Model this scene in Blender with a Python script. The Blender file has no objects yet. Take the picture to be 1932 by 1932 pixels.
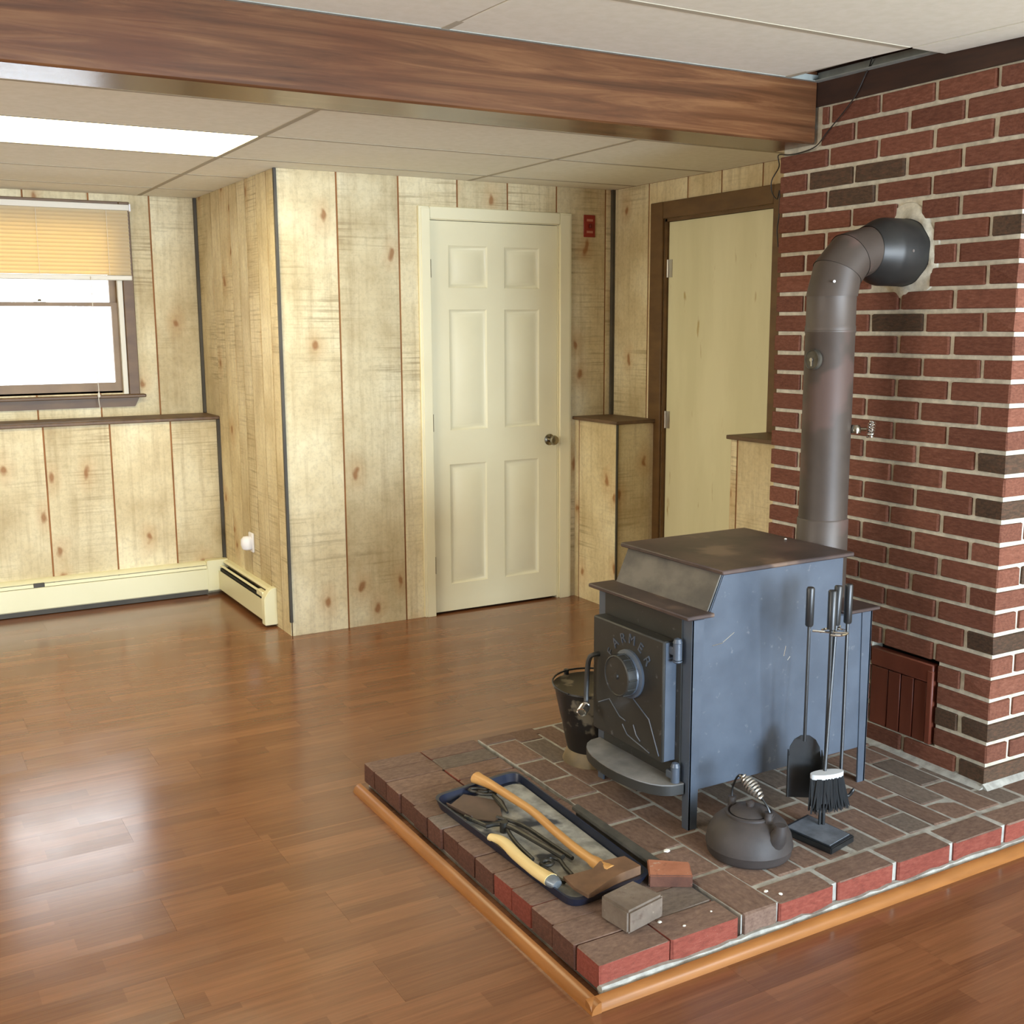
import bpy, bmesh, math, random
from mathutils import Vector, Matrix
random.seed(7)
S = bpy.context.scene
COL = S.collection

# ------------------------------------------------------------------ camera, world, lights, exposure
cam_d = bpy.data.cameras.new('camera'); cam = bpy.data.objects.new('camera', cam_d); COL.objects.link(cam)
YAW, PITCH, ROLL = 0.520776, -0.164991, -0.005346
fw = Vector((math.sin(YAW)*math.cos(PITCH), math.cos(YAW)*math.cos(PITCH), math.sin(PITCH)))
rt0 = Vector((math.cos(YAW), -math.sin(YAW), 0)); up0 = rt0.cross(fw)
rt = math.cos(ROLL)*rt0 + math.sin(ROLL)*up0; up = -math.sin(ROLL)*rt0 + math.cos(ROLL)*up0
M = Matrix((rt, up, -fw)).transposed().to_4x4(); M.translation = Vector((0, 0, 1.5133))
cam.matrix_world = M
cam_d.sensor_width = 36; cam_d.lens = 2111.8/1932*36; cam_d.clip_start = 0.05
S.camera = cam
S.view_settings.view_transform = 'Standard'; S.view_settings.look = 'None'
S.view_settings.gamma = 1; S.view_settings.use_curve_mapping = False
S.view_settings.exposure = 0.32

def lin(c):
    return tuple(((v/255)/12.92 if v/255 <= .04045 else ((v/255+.055)/1.055)**2.4) for v in c)
W = bpy.data.worlds.new('sky'); S.world = W; W.use_nodes = True
W.node_tree.nodes['Background'].inputs[0].default_value = (.93, .97, 1, 1)
W.node_tree.nodes['Background'].inputs[1].default_value = 4.5

def area(name, loc, target, sx, sy, power, color):
    l = bpy.data.lights.new(name, 'AREA'); l.shape = 'RECTANGLE'; l.size = sx; l.size_y = sy
    l.energy = power; l.color = color
    o = bpy.data.objects.new(name, l); COL.objects.link(o); o.location = loc
    o.rotation_euler = (Vector(target)-Vector(loc)).to_track_quat('-Z', 'Y').to_euler()
    return o
# daylight coming in through the glazed door and the window behind and beside the viewer, plus an added fill on the right
area('daylight_patio_door', (1.9, -4.85, 1.05), (2.2, 3, .8), 2.4, 1.7, 640, (.66, .82, 1))
area('daylight_side_window', (-2.45, 2.6, 1.45), (2, 3.2, .9), 1.6, 1.1, 62, (1, .95, .86))
right_fill = area('added_fill_right', (3.34, -.3, 1.45), (2.95, 2.4, 1.35), 1.1, 1.0, 24, (.88, .94, 1))  # added fill lamp brightening the chimney's near face, no window there
right_fill.data.spread = math.radians(100)

# ------------------------------------------------------------------ materials
def nodes(name):
    m = bpy.data.materials.new(name); m.use_nodes = True
    nt = m.node_tree; b = nt.nodes['Principled BSDF']
    return m, nt, b
def N(nt, t, **kw):
    n = nt.nodes.new(t)
    for k, v in kw.items(): setattr(n, k, v)
    return n
def L(nt, a, b): nt.links.new(a, b)
def coords(nt, scale=(1, 1, 1), rnd=True, rot=(0, 0, 0)):
    tc = N(nt, 'ShaderNodeTexCoord'); mp = N(nt, 'ShaderNodeMapping')
    mp.inputs['Scale'].default_value = scale; mp.inputs['Rotation'].default_value = rot
    if rnd:
        oi = N(nt, 'ShaderNodeObjectInfo'); mu = N(nt, 'ShaderNodeVectorMath', operation='SCALE')
        cx = N(nt, 'ShaderNodeCombineXYZ')
        for i in range(3): L(nt, oi.outputs['Random'], cx.inputs[i])
        L(nt, cx.outputs[0], mu.inputs[0]); mu.inputs['Scale'].default_value = 37
        ad = N(nt, 'ShaderNodeVectorMath', operation='ADD')
        L(nt, tc.outputs['Object'], ad.inputs[0]); L(nt, mu.outputs[0], ad.inputs[1]); L(nt, ad.outputs[0], mp.inputs[0])
    else:
        L(nt, tc.outputs['Object'], mp.inputs[0])
    return mp.outputs[0]
def noise(nt, v, scale, detail=4, rough=.55, dist=0):
    n = N(nt, 'ShaderNodeTexNoise'); L(nt, v, n.inputs['Vector'])
    n.inputs['Scale'].default_value = scale; n.inputs['Detail'].default_value = detail
    n.inputs['Roughness'].default_value = rough; n.inputs['Distortion'].default_value = dist
    return n.outputs['Fac']
def ramp(nt, f, stops):
    r = N(nt, 'ShaderNodeValToRGB'); L(nt, f, r.inputs[0]); e = r.color_ramp.elements
    while len(e) < len(stops): e.new(.5)
    for el, (p, c) in zip(e, stops):
        el.position = p; el.color = (*c, 1) if len(c) == 3 else c
    return r.outputs[0]
def mix(nt, f, a, b, mode='MIX'):
    m = N(nt, 'ShaderNodeMix', data_type='RGBA', blend_type=mode)
    for s, v in ((0, f), (6, a), (7, b)):
        if isinstance(v, (int, float)): m.inputs[s].default_value = v
        elif isinstance(v, tuple): m.inputs[s].default_value = (*v, 1) if len(v) == 3 else v
        else: L(nt, v, m.inputs[s])
    return m.outputs[2]
def maprange(nt, f, a, b, c, d):
    m = N(nt, 'ShaderNodeMapRange'); L(nt, f, m.inputs[0])
    for i, v in enumerate((a, b, c, d)): m.inputs[i+1].default_value = v
    return m.outputs[0]
def bump(nt, b, f, strength, dist=.002):
    n = N(nt, 'ShaderNodeBump'); n.inputs['Strength'].default_value = strength; n.inputs['Distance'].default_value = dist
    L(nt, f, n.inputs['Height']); L(nt, n.outputs[0], b.inputs['Normal'])
def rndval(nt, col, amt):
    oi = N(nt, 'ShaderNodeObjectInfo')
    f = maprange(nt, oi.outputs['Random'], 0, 1, 1-amt, 1+amt)
    cx = N(nt, 'ShaderNodeCombineXYZ')
    for i in range(3): L(nt, f, cx.inputs[i])
    return mix(nt, 1.0, col, cx.outputs[0], 'MULTIPLY')

def simple(name, c1, c2=None, scale=8, stretch=(1, 1, 1), rough=.6, metal=0, bmp=0, rnd=0, spec=.5, spots=None, lo=.35, hi=.65, bscale=None):
    m, nt, b = nodes(name)
    c2 = c2 or c1
    v = coords(nt, stretch)
    f = noise(nt, v, scale)
    c = ramp(nt, f, [(lo, lin(c1)), (hi, lin(c2))])
    if spots:
        sc, th, sc_col = spots
        f2 = noise(nt, v, sc, 3)
        c = mix(nt, maprange(nt, f2, th, th+.06, 0, 1), c, lin(sc_col))
    if rnd: c = rndval(nt, c, rnd)
    L(nt, c, b.inputs['Base Color'])
    b.inputs['Roughness'].default_value = rough; b.inputs['Metallic'].default_value = metal
    b.inputs['Specular IOR Level'].default_value = spec
    if bmp: bump(nt, b, noise(nt, v, bscale or scale*6, 5), bmp)
    return m

def wood_panel(name, vert, tone=1.0):
    # whitewashed rough-sawn sheet panelling; 'vert' tells which object axis runs across the board
    m, nt, b = nodes(name)
    s = (1, 1, 1)
    v = coords(nt, s)
    big = noise(nt, v, 2.4, 4, .6)
    base = ramp(nt, big, [(.3, lin((190, 170, 128))), (.5, lin((216, 200, 160))), (.7, lin((232, 220, 184)))])
    vg = coords(nt, (9, 9, .55))
    gr = noise(nt, vg, 3.2, 6, .65)
    base = mix(nt, maprange(nt, gr, .48, .75, 0, .42), base, lin((150, 124, 82)))
    vs = coords(nt, (1.4, 1.4, 42))
    sm = noise(nt, vs, 2.0, 3, .6)
    patch = noise(nt, v, 1.6, 2)
    saw = N(nt, 'ShaderNodeMath', operation='MULTIPLY')
    L(nt, maprange(nt, sm, .50, .68, 0, .62), saw.inputs[0]); L(nt, maprange(nt, patch, .48, .64, 0, 1), saw.inputs[1])
    base = mix(nt, saw.outputs[0], base, lin((138, 116, 78)))
    fine = noise(nt, v, 55, 4, .7)
    base = mix(nt, maprange(nt, fine, .45, .75, 0, .28), base, lin((128, 112, 84)))
    # knots
    sp = N(nt, 'ShaderNodeSeparateXYZ'); L(nt, coords(nt, (4.4, 4.4, 2.5)), sp.inputs[0])
    su = N(nt, 'ShaderNodeMath', operation='ADD'); L(nt, sp.outputs[0], su.inputs[0]); L(nt, sp.outputs[1], su.inputs[1])
    cv = N(nt, 'ShaderNodeCombineXYZ'); L(nt, su.outputs[0], cv.inputs[0]); L(nt, sp.outputs[2], cv.inputs[1]); vk = cv.outputs[0]
    wob = noise(nt, v, 9, 2)
    ad = N(nt, 'ShaderNodeVectorMath', operation='ADD'); cx = N(nt, 'ShaderNodeCombineXYZ')
    w2 = maprange(nt, wob, 0, 1, -.14, .14)
    for i in range(3): L(nt, w2, cx.inputs[i])
    L(nt, vk, ad.inputs[0]); L(nt, cx.outputs[0], ad.inputs[1])
    vo = N(nt, 'ShaderNodeTexVoronoi', voronoi_dimensions='2D'); L(nt, ad.outputs[0], vo.inputs['Vector']); vo.inputs['Scale'].default_value = 1.0
    vo.inputs['Randomness'].default_value = 1.0
    pick = N(nt, 'ShaderNodeSeparateColor'); L(nt, vo.outputs['Color'], pick.inputs[0])
    on = N(nt, 'ShaderNodeMath', operation='GREATER_THAN'); L(nt, pick.outputs[0], on.inputs[0]); on.inputs[1].default_value = .5
    k1 = N(nt, 'ShaderNodeMath', operation='MULTIPLY'); L(nt, maprange(nt, vo.outputs['Distance'], .035, .085, .8, 0), k1.inputs[0]); L(nt, on.outputs[0], k1.inputs[1])
    k2 = N(nt, 'ShaderNodeMath', operation='MULTIPLY'); L(nt, maprange(nt, vo.outputs['Distance'], .06, .30, .38, 0), k2.inputs[0]); L(nt, on.outputs[0], k2.inputs[1])
    base = mix(nt, k2.outputs[0], base, lin((184, 140, 88)))
    base = mix(nt, k1.outputs[0], base, lin((146, 96, 50)))
    base = rndval(nt, base, .07)
    L(nt, base, b.inputs['Base Color'])
    b.inputs['Roughness'].default_value = .62; b.inputs['Specular IOR Level'].default_value = .3
    bump(nt, b, sm, .12, .002)
    return m

def floor_mat():
    m, nt, b = nodes('laminate')
    v = coords(nt)
    br = N(nt, 'ShaderNodeTexBrick'); L(nt, v, br.inputs['Vector'])
    br.offset = .37; br.inputs['Scale'].default_value = 1; br.inputs['Brick Width'].default_value = .41
    br.inputs['Row Height'].default_value = .0633; br.inputs['Mortar Size'].default_value = .0
    br.inputs['Color1'].default_value = (0, 0, 0, 1); br.inputs['Color2'].default_value = (1, 1, 1, 1); br.inputs['Bias'].default_value = 0
    vg = coords(nt, (1.1, 22, 22)); g = noise(nt, vg, 2.6, 6, .62, .3)
    vg2 = coords(nt, (3.0, 90, 90)); g2 = noise(nt, vg2, 2.2, 4, .7)
    blk = ramp(nt, br.outputs['Color'], [(0, lin((115, 71, 45))), (.5, lin((127, 80, 51))), (1, lin((141, 92, 60)))])
    c = mix(nt, maprange(nt, g, .36, .66, .0, .5), blk, lin((92, 58, 37)))
    c = mix(nt, maprange(nt, g2, .45, .75, 0, .30), c, lin((154, 108, 70)))
    c = rndval(nt, c, .05)
    L(nt, c, b.inputs['Base Color'])
    sm = noise(nt, coords(nt, (1, 1, 1), False), 3.0, 4)
    L(nt, maprange(nt, sm, .3, .7, .15, .24), b.inputs['Roughness'])
    b.inputs['Specular IOR Level'].default_value = .8
    return m

def beam_mat():
    m, nt, b = nodes('beam_wood')
    v = coords(nt, (.6, 12, 12), False); g = noise(nt, v, 2.5, 8, .66, .7)
    c = ramp(nt, g, [(.3, lin((68, 42, 25))), (.5, lin((96, 61, 37))), (.68, lin((122, 84, 53)))])
    vk = coords(nt, (1.9, .001, 5.2), False)
    vo = N(nt, 'ShaderNodeTexVoronoi'); L(nt, vk, vo.inputs['Vector']); vo.inputs['Scale'].default_value = 1
    c = mix(nt, maprange(nt, vo.outputs['Distance'], .05, .16, .85, 0), c, lin((56, 47, 34)))
    v2 = coords(nt, (1, 1, 1), False); n2 = noise(nt, v2, 3, 3)
    c = mix(nt, maprange(nt, n2, .5, .7, 0, .4), c, lin((92, 50, 28)))
    L(nt, c, b.inputs['Base Color']); b.inputs['Roughness'].default_value = .24
    bump(nt, b, g, .12, .002)
    return m

def brick_mat(name, c1, c2, c3, dark=0.0):
    m, nt, b = nodes(name)
    v = coords(nt)
    f = noise(nt, v, 9, 5, .65)
    c = ramp(nt, f, [(.3, lin(c1)), (.5, lin(c2)), (.72, lin(c3))])
    f2 = noise(nt, v, 26, 4, .7)
    c = mix(nt, maprange(nt, f2, .6, .72, 0, .45), c, lin((74, 48, 38)))
    f3 = noise(nt, v, 60, 2, .5)
    c = mix(nt, maprange(nt, f3, .69, .74, 0, .5), c, lin((176, 160, 140)))
    c = rndval(nt, c, .16)
    L(nt, c, b.inputs['Base Color']); b.inputs['Roughness'].default_value = .85; b.inputs['Specular IOR Level'].default_value = .25
    bump(nt, b, noise(nt, v, 70, 5, .65), .5, .003)
    return m

def stove_mat(name, c, rough, bl=0):
    m, nt, b = nodes(name)
    v = coords(nt, (1, 1, 1), False)
    f = noise(nt, v, 6, 5, .6)
    col = ramp(nt, f, [(.3, lin(tuple(int(x*.92) for x in c))), (.7, lin(tuple(min(255, int(x*1.07)) for x in c)))])
    f2 = noise(nt, v, 38, 3, .6)
    col = mix(nt, maprange(nt, f2, .66, .74, 0, .25), col, lin((150, 150, 150)))
    L(nt, col, b.inputs['Base Color']); b.inputs['Specular IOR Level'].default_value = .55
    L(nt, maprange(nt, f, .3, .7, rough-.06, rough+.08), b.inputs['Roughness'])
    bump(nt, b, noise(nt, v, 140, 3), .12, .001)
    return m

def emit_mat(name, col, s):
    m, nt, b = nodes(name)
    b.inputs['Base Color'].default_value = (.9, .9, .88, 1)
    b.inputs['Emission Color'].default_value = (*col, 1); b.inputs['Emission Strength'].default_value = s
    return m
def glass_mat():
    m, nt, b = nodes('window_glass'); nt.nodes.remove(b)
    t = N(nt, 'ShaderNodeBsdfTransparent'); g = N(nt, 'ShaderNodeBsdfGlossy'); g.inputs['Roughness'].default_value = .02
    f = N(nt, 'ShaderNodeFresnel'); f.inputs[0].default_value = 1.45
    mx = N(nt, 'ShaderNodeMixShader'); L(nt, f.outputs[0], mx.inputs[0]); L(nt, t.outputs[0], mx.inputs[1]); L(nt, g.outputs[0], mx.inputs[2])
    L(nt, mx.outputs[0], nt.nodes['Material Output'].inputs[0]); return m
def slat_mat():
    m, nt, b = nodes('blind_slat'); nt.nodes.remove(b)
    d = N(nt, 'ShaderNodeBsdfDiffuse'); d.inputs[0].default_value = (*lin((226, 214, 182)), 1)
    t = N(nt, 'ShaderNodeBsdfTranslucent'); t.inputs[0].default_value = (*lin((252, 220, 108)), 1)
    mx = N(nt, 'ShaderNodeMixShader'); mx.inputs[0].default_value = .40
    L(nt, d.outputs[0], mx.inputs[1]); L(nt, t.outputs[0], mx.inputs[2]); L(nt, mx.outputs[0], nt.nodes['Material Output'].inputs[0]); return m

MT = dict(
    panel=wood_panel('whitewashed_panel', 'x'),
    groove=simple('groove_stain', (156, 104, 58), (132, 86, 46), 5, rough=.8),
    floor=floor_mat(), subfloor=simple('subfloor', (70, 44, 28), rough=.7),
    ceil=simple('ceiling_tile', (232, 229, 212), (238, 235, 220), 30, rough=.9, bmp=.08, spec=.2, bscale=160),
    grid=simple('grid_metal', (182, 174, 154), rough=.9, spec=.1), steel=simple('galvanised_angle', (146, 150, 142), (164, 167, 158), 20, rough=.6, metal=.2),
    beam=beam_mat(), darkboard=simple('dark_board', (62, 36, 20), (48, 28, 16), 6, (1, 1, 6), rough=.7),
    void=simple('plenum_dark', (46, 28, 18), (34, 22, 15), 4, rough=.9),
    mortar=simple('mortar', (214, 206, 184), (186, 178, 158), 40, rough=.95, bmp=.6, spec=.2),
    hmortar=simple('hearth_mortar', (184, 182, 172), (152, 149, 140), 30, rough=.95, bmp=.6, spec=.2),
    brick=brick_mat('red_brick', (100, 61, 46), (117, 72, 55), (132, 88, 70)),
    brickdark=brick_mat('burnt_brick', (66, 51, 40), (82, 64, 49), (104, 72, 55)),
    hbrick=brick_mat('hearth_brick_top', (104, 83, 71), (122, 98, 84), (138, 114, 98)),
    hbrick2=brick_mat('hearth_brick_grey', (98, 88, 78), (116, 103, 92), (130, 116, 104)),
    hside=brick_mat('hearth_brick_side', (118, 60, 48), (134, 68, 55), (146, 82, 67)),
    hside_shade=brick_mat('hearth_brick_shaded', (78, 52, 43), (94, 62, 50), (108, 74, 60)),  # darker copy of the red sides, left-face shade put into the colour
    redtop=brick_mat('red_brick_pale', (150, 98, 74), (166, 110, 84), (176, 122, 96)),  # paler tan for the top face of the loose piece
    greybrick=brick_mat('grey_block_clay', (104, 92, 80), (124, 110, 97), (142, 130, 116)),
    whitepaint=simple('white_door_paint', (232, 222, 184), (236, 227, 190), 3, rough=.42),
    slab2=simple('door_veneer', (216, 210, 170), (226, 220, 182), 2, (3, 3, .6), rough=.6, spots=(7, .68, (186, 166, 112))),
    trim=simple('brown_trim', (108, 79, 44), (92, 65, 35), 5, (1, 1, 3), rough=.5),
    ledge=simple('ledge_wood', (92, 70, 50), (110, 84, 58), 6, (4, 1, 1), rough=.55),
    mould=simple('dark_moulding', (80, 74, 62), (64, 59, 50), 6, rough=.6),
    cream=simple('heater_enamel', (226, 220, 180), (230, 224, 186), 3, rough=.4),
    black=simple('black_slot', (18, 17, 15), rough=.7),
    dullmetal=simple('dull_foil', (120, 128, 134), (150, 156, 160), 30, rough=.4, metal=.5),
    chrome=simple('chrome', (225, 225, 222), rough=.12, metal=1),
    nickel=simple('satin_nickel', (150, 144, 130), rough=.18, metal=1),
    whiteplastic=simple('white_plastic', (236, 234, 236), rough=.4),
    redplate=simple('red_plate', (150, 44, 30), (136, 38, 26), 20, rough=.45),
    redtoggle=simple('red_toggle', (96, 20, 12), rough=.4),
    paleprint=simple('pale_print', (186, 120, 100), rough=.6),
    stove=stove_mat('stove_paint', (78, 86, 98), .38), stovefront=stove_mat('stove_front_iron', (46, 45, 42), .5),
    stovetop=simple('stove_top_rust', (72, 62, 60), (96, 80, 74), 7, rough=.42, metal=.25, bmp=.15, spots=(4, .60, (122, 102, 88))),
    soot=simple('dusty_iron', (88, 84, 78), (118, 112, 102), 9, (3, 1, 1), rough=.7),
    ashplate=simple('ash_dusted_iron', (104, 104, 103), (134, 132, 129), 10, rough=.8, spots=(3, .58, (96, 92, 86))),
    pipe=simple('stovepipe_steel', (66, 56, 48), (80, 69, 60), 6, rough=.5, metal=.12, bmp=.08, spots=(4.2, .55, (90, 72, 64)), lo=.3, hi=.7),
    pipeblack=simple('flue_collar_steel', (34, 34, 33), (52, 50, 46), 6, rough=.45, metal=.3),
    gauge=simple('gauge_face', (96, 92, 82), (70, 66, 58), 30, rough=.3, metal=.4),
    iron=simple('cast_iron', (52, 47, 45), (68, 61, 58), 10, rough=.6, bmp=.3),
    wrought=simple('black_wrought_iron', (28, 29, 30), (40, 42, 43), 12, rough=.38, spec=.6),
    bristle=simple('black_bristle', (24, 25, 26), (36, 38, 40), 40, (1, 1, .2), rough=.8, bmp=.5),
    basetop=simple('dusty_base', (116, 122, 130), (88, 93, 100), 25, rough=.55),
    head_glare=simple('brush_head_glare', (206, 210, 212), rough=.35),  # pale colour stands in for window glare on the head
    coil=simple('coil_steel', (196, 192, 184), rough=.3, metal=.9),
    bucket=simple('bucket_enamel', (30, 28, 26), (38, 35, 32), 5, rough=.35, spots=(13, .56, (112, 104, 88))),
    bucketin=simple('bucket_inside', (30, 27, 20), rough=.8),
    bucketbase=simple('bucket_flared_foot', (128, 108, 76), (106, 92, 68), 14, rough=.6),
    tray=simple('tray_blue_enamel', (26, 32, 48), (32, 40, 60), 6, rough=.35),
    ash=simple('ash_layer', (172, 170, 160), (130, 129, 121), 22, rough=.95, bmp=.4, spots=(6, .6, (64, 66, 70))),
    handlewood=simple('axe_handle_wood', (206, 156, 92), (186, 134, 74), 6, (8, .5, 8), rough=.4),
    palewood=simple('pale_handle_wood', (232, 206, 146), (220, 190, 126), 8, (8, .5, 8), rough=.5),
    rust=simple('rusty_steel', (128, 96, 70), (104, 78, 58), 14, rough=.65, metal=.15, bmp=.2),
    rustdark=simple('rusty_scoop', (106, 86, 74), (86, 72, 62), 10, rough=.6, metal=.15),
    darksteel=simple('dark_tool_steel', (40, 39, 36), (60, 58, 52), 18, rough=.45, metal=.35),
    barsteel=simple('flat_bar_steel', (70, 69, 64), (88, 85, 78), 20, rough=.5, metal=.2),
    strip=simple('oak_strip', (160, 105, 55), (142, 91, 46), 5, (1, 1, 8), rough=.3),
    plaster=simple('plaster_crumb', (240, 238, 226), rough=.9),
    cleanout=simple('cleanout_door_paint', (100, 48, 32), (116, 60, 42), 7, (1, 1, .3), rough=.45, bmp=.1),
    cable=simple('black_cable', (34, 28, 22), rough=.5),
    frame=simple('window_wood', (138, 110, 74), (120, 94, 62), 5, rough=.5), liner=simple('jamb_liner', (214, 206, 186), rough=.5),
    railwhite=simple('blind_rail', (214, 206, 188), rough=.45), glass=glass_mat(), slat=slat_mat(),
    diffuser=emit_mat('light_diffuser', (1, .87, .52), 10.5), lightframe=simple('light_frame', (232, 228, 214), rough=.5),
    backwall=simple('plain_wall', (138, 120, 94), rough=.8),
    paint=simple('exterior_ground', (225, 228, 232), rough=.9),
)

# ------------------------------------------------------------------ mesh helpers
def BM(): return bmesh.new()
def box(bm, x0, x1, y0, y1, z0, z1, bev=0, mi=0):
    t = bmesh.new(); bmesh.ops.create_cube(t, size=1)
    for v in t.verts: v.co = Vector((x0+(v.co.x+.5)*(x1-x0), y0+(v.co.y+.5)*(y1-y0), z0+(v.co.z+.5)*(z1-z0)))
    if bev: bmesh.ops.bevel(t, geom=t.edges[:], offset=bev, segments=1, affect='EDGES')
    for f in t.faces: f.material_index = mi
    merge(bm, t); return bm
def merge(bm, t, mat=None):
    vm = {}
    for v in t.verts: vm[v] = bm.verts.new(mat @ v.co if mat else v.co)
    for f in t.faces:
        try:
            nf = bm.faces.new([vm[v] for v in f.verts]); nf.material_index = f.material_index; nf.smooth = f.smooth
        except ValueError: pass
    t.free()
def prism(bm, pts, d, bev=0, smooth=False):
    """closed prism: pts is a 3D polygon, d the extrusion vector"""
    t = bmesh.new(); d = Vector(d)
    a = [t.verts.new(Vector(p)) for p in pts]; b = [t.verts.new(Vector(p)+d) for p in pts]
    t.faces.new(a); t.faces.new(b[::-1])
    n = len(pts)
    for i in range(n): t.faces.new((a[i], b[i], b[(i+1) % n], a[(i+1) % n]))
    bmesh.ops.recalc_face_normals(t, faces=t.faces[:])
    if bev: bmesh.ops.bevel(t, geom=t.edges[:], offset=bev, segments=2, affect='EDGES')
    merge(bm, t); return bm
def frame_axes(d):
    d = d.normalized(); a = Vector((0, 0, 1)) if abs(d.z) < .9 else Vector((1, 0, 0))
    u = d.cross(a).normalized(); return u, d.cross(u).normalized()
def tube(bm, pts, r, seg=8, caps=True, flat=None):
    pts = [Vector(p) for p in pts]; n = len(pts)
    rs = r if isinstance(r, (list, tuple)) else [r]*n
    rings = []; u = None
    for i, p in enumerate(pts):
        d = (pts[min(i+1, n-1)]-pts[max(i-1, 0)])
        if d.length < 1e-9: d = Vector((0, 0, 1))
        d.normalize()
        if u is None: u, w = frame_axes(d)
        else:
            u = (u - d*u.dot(d)); u = u.normalized() if u.length > 1e-6 else frame_axes(d)[0]; w = d.cross(u)
        fl = flat or (1, 1)
        rings.append([bm.verts.new(p + (u*math.cos(2*math.pi*k/seg)*fl[0] + w*math.sin(2*math.pi*k/seg)*fl[1])*rs[i]) for k in range(seg)])
    for i in range(n-1):
        for k in range(seg):
            f = bm.faces.new((rings[i][k], rings[i][(k+1) % seg], rings[i+1][(k+1) % seg], rings[i+1][k])); f.smooth = True
    if caps:
        bm.faces.new(rings[0][::-1]); bm.faces.new(rings[-1])
    return bm
def lathe(bm, prof, center, axis='z', seg=32, caps=True, smooth=True):
    c = Vector(center); rings = []
    for r, h in prof:
        ring = []
        for k in range(seg):
            a = 2*math.pi*k/seg; ca, sa = math.cos(a)*r, math.sin(a)*r
            v = {'z': Vector((ca, sa, h)), 'x': Vector((h, ca, sa)), 'y': Vector((sa, h, ca))}[axis]
            ring.append(bm.verts.new(c+v))
        rings.append(ring)
    for i in range(len(rings)-1):
        for k in range(seg):
            f = bm.faces.new((rings[i][k], rings[i][(k+1) % seg], rings[i+1][(k+1) % seg], rings[i+1][k])); f.smooth = smooth
    if caps:
        if prof[0][0] > 1e-5: bm.faces.new(rings[0][::-1])
        if prof[-1][0] > 1e-5: bm.faces.new(rings[-1])
    return bm
def helix(bm, a, b, R, turns, r, seg=6, taper=False):
    a, b = Vector(a), Vector(b); d = b-a; u, w = frame_axes(d); pts = []
    n = int(turns*10)
    for i in range(n+1):
        t = i/n; rr = R*(math.sin(math.pi*min(max(t, .08), .92))**.6 if taper else 1)
        an = 2*math.pi*turns*t
        pts.append(a+d*t+(u*math.cos(an)+w*math.sin(an))*rr)
    return tube(bm, pts, r, seg)
def smooth_path(pts, n=6):
    P = [Vector(p) for p in pts]; out = []
    for i in range(len(P)-1):
        p0, p1, p2, p3 = P[max(i-1, 0)], P[i], P[i+1], P[min(i+2, len(P)-1)]
        for k in range(n):
            t = k/n
            out.append(.5*((2*p1)+(p2-p0)*t+(2*p0-5*p1+4*p2-p3)*t*t+(3*p1-p0-3*p2+p3)*t**3))
    out.append(P[-1]); return out

def wloc(o):
    v = Vector((0, 0, 0))
    while o: v += o.location; o = o.parent
    return v
def obj(name, bm, mat, parent=None, label=None, cat=None, group=None, kind=None, sm=False):
    """links ONE mesh object, drawn in world coordinates, its origin at the bottom centre of its box"""
    bmesh.ops.recalc_face_normals(bm, faces=bm.faces[:]) if not sm else None
    xs = [v.co for v in bm.verts]
    lo = Vector([min(c[i] for c in xs) for i in range(3)]); hi = Vector([max(c[i] for c in xs) for i in range(3)])
    o0 = Vector(((lo.x+hi.x)/2, (lo.y+hi.y)/2, lo.z))
    for v in bm.verts: v.co -= o0
    me = bpy.data.meshes.new(name); bm.to_mesh(me); bm.free()
    for mm in (mat if isinstance(mat, (list, tuple)) else [mat]): me.materials.append(MT[mm])
    me.set_sharp_from_angle(angle=math.radians(42))
    o = bpy.data.objects.new(name, me); COL.objects.link(o)
    if parent: o.parent = parent; o.location = o0 - wloc(parent)
    else: o.location = o0
    tag(o, label, cat, group, kind); return o
def tag(o, label=None, cat=None, group=None, kind=None):
    for k, v in (('label', label), ('category', cat), ('group', group), ('kind', kind)):
        if v: o[k] = v
    return o
def thing(name, loc, label=None, cat=None, group=None, kind=None):
    o = bpy.data.objects.new(name, None); COL.objects.link(o); o.location = loc; o.empty_display_size = .1
    return tag(o, label, cat, group, kind)
def rects(a, b, z0, z1, holes):
    """the rectangle minus the rectangular holes (h0,h1,k0,k1)"""
    cuts = sorted({a, b, *[h for H in holes for h in H[:2] if a < h < b]}); out = []
    for p, q in zip(cuts, cuts[1:]):
        m = (p+q)/2; segs = [(z0, z1)]
        for h0, h1, k0, k1 in holes:
            if h0 < m < h1:
                ns = []
                for s, e in segs:
                    if k0 > s: ns.append((s, min(e, k0)))
                    if k1 < e: ns.append((max(s, k1), e))
                segs = [x for x in ns if x[1]-x[0] > 1e-4]
        out += [(p, q, s, e) for s, e in segs]
    return out
def wall(name, axis, plane, into, a, b, z0, z1, cuts, holes=(), label=None, parent=None, thick=.09):
    """a wall with its boards: 'into' is the sign of the direction out of the room"""
    root = parent or thing(name, ((a+b)/2, plane, z0) if axis == 'y' else (plane, (a+b)/2, z0), kind='structure')
    def bx(bm, p, q, s, e, d0, d1):
        lo, hi = sorted((plane+into*d0, plane+into*d1))
        if axis == 'y': box(bm, p, q, lo, hi, s, e)
        else: box(bm, lo, hi, p, q, s, e)
    bm = BM()
    for p, q, s, e in rects(a, b, z0, z1 if z1 < 2 else 2.66, holes): bx(bm, p, q, s, e, .0035, thick)
    obj('backing', bm, 'groove', root)
    cs = [a, *sorted(c for c in cuts if a < c < b), b]
    for p, q in zip(cs, cs[1:]):
        g0 = 0 if p == a else .0048; g1 = 0 if q == b else .0048
        R = rects(p+g0, q-g1, z0, z1, holes)
        if not R: continue
        bm = BM()
        for r in R: bx(bm, *r, 0, .0065)
        obj('plank', bm, 'panel', root)
    return root

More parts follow.
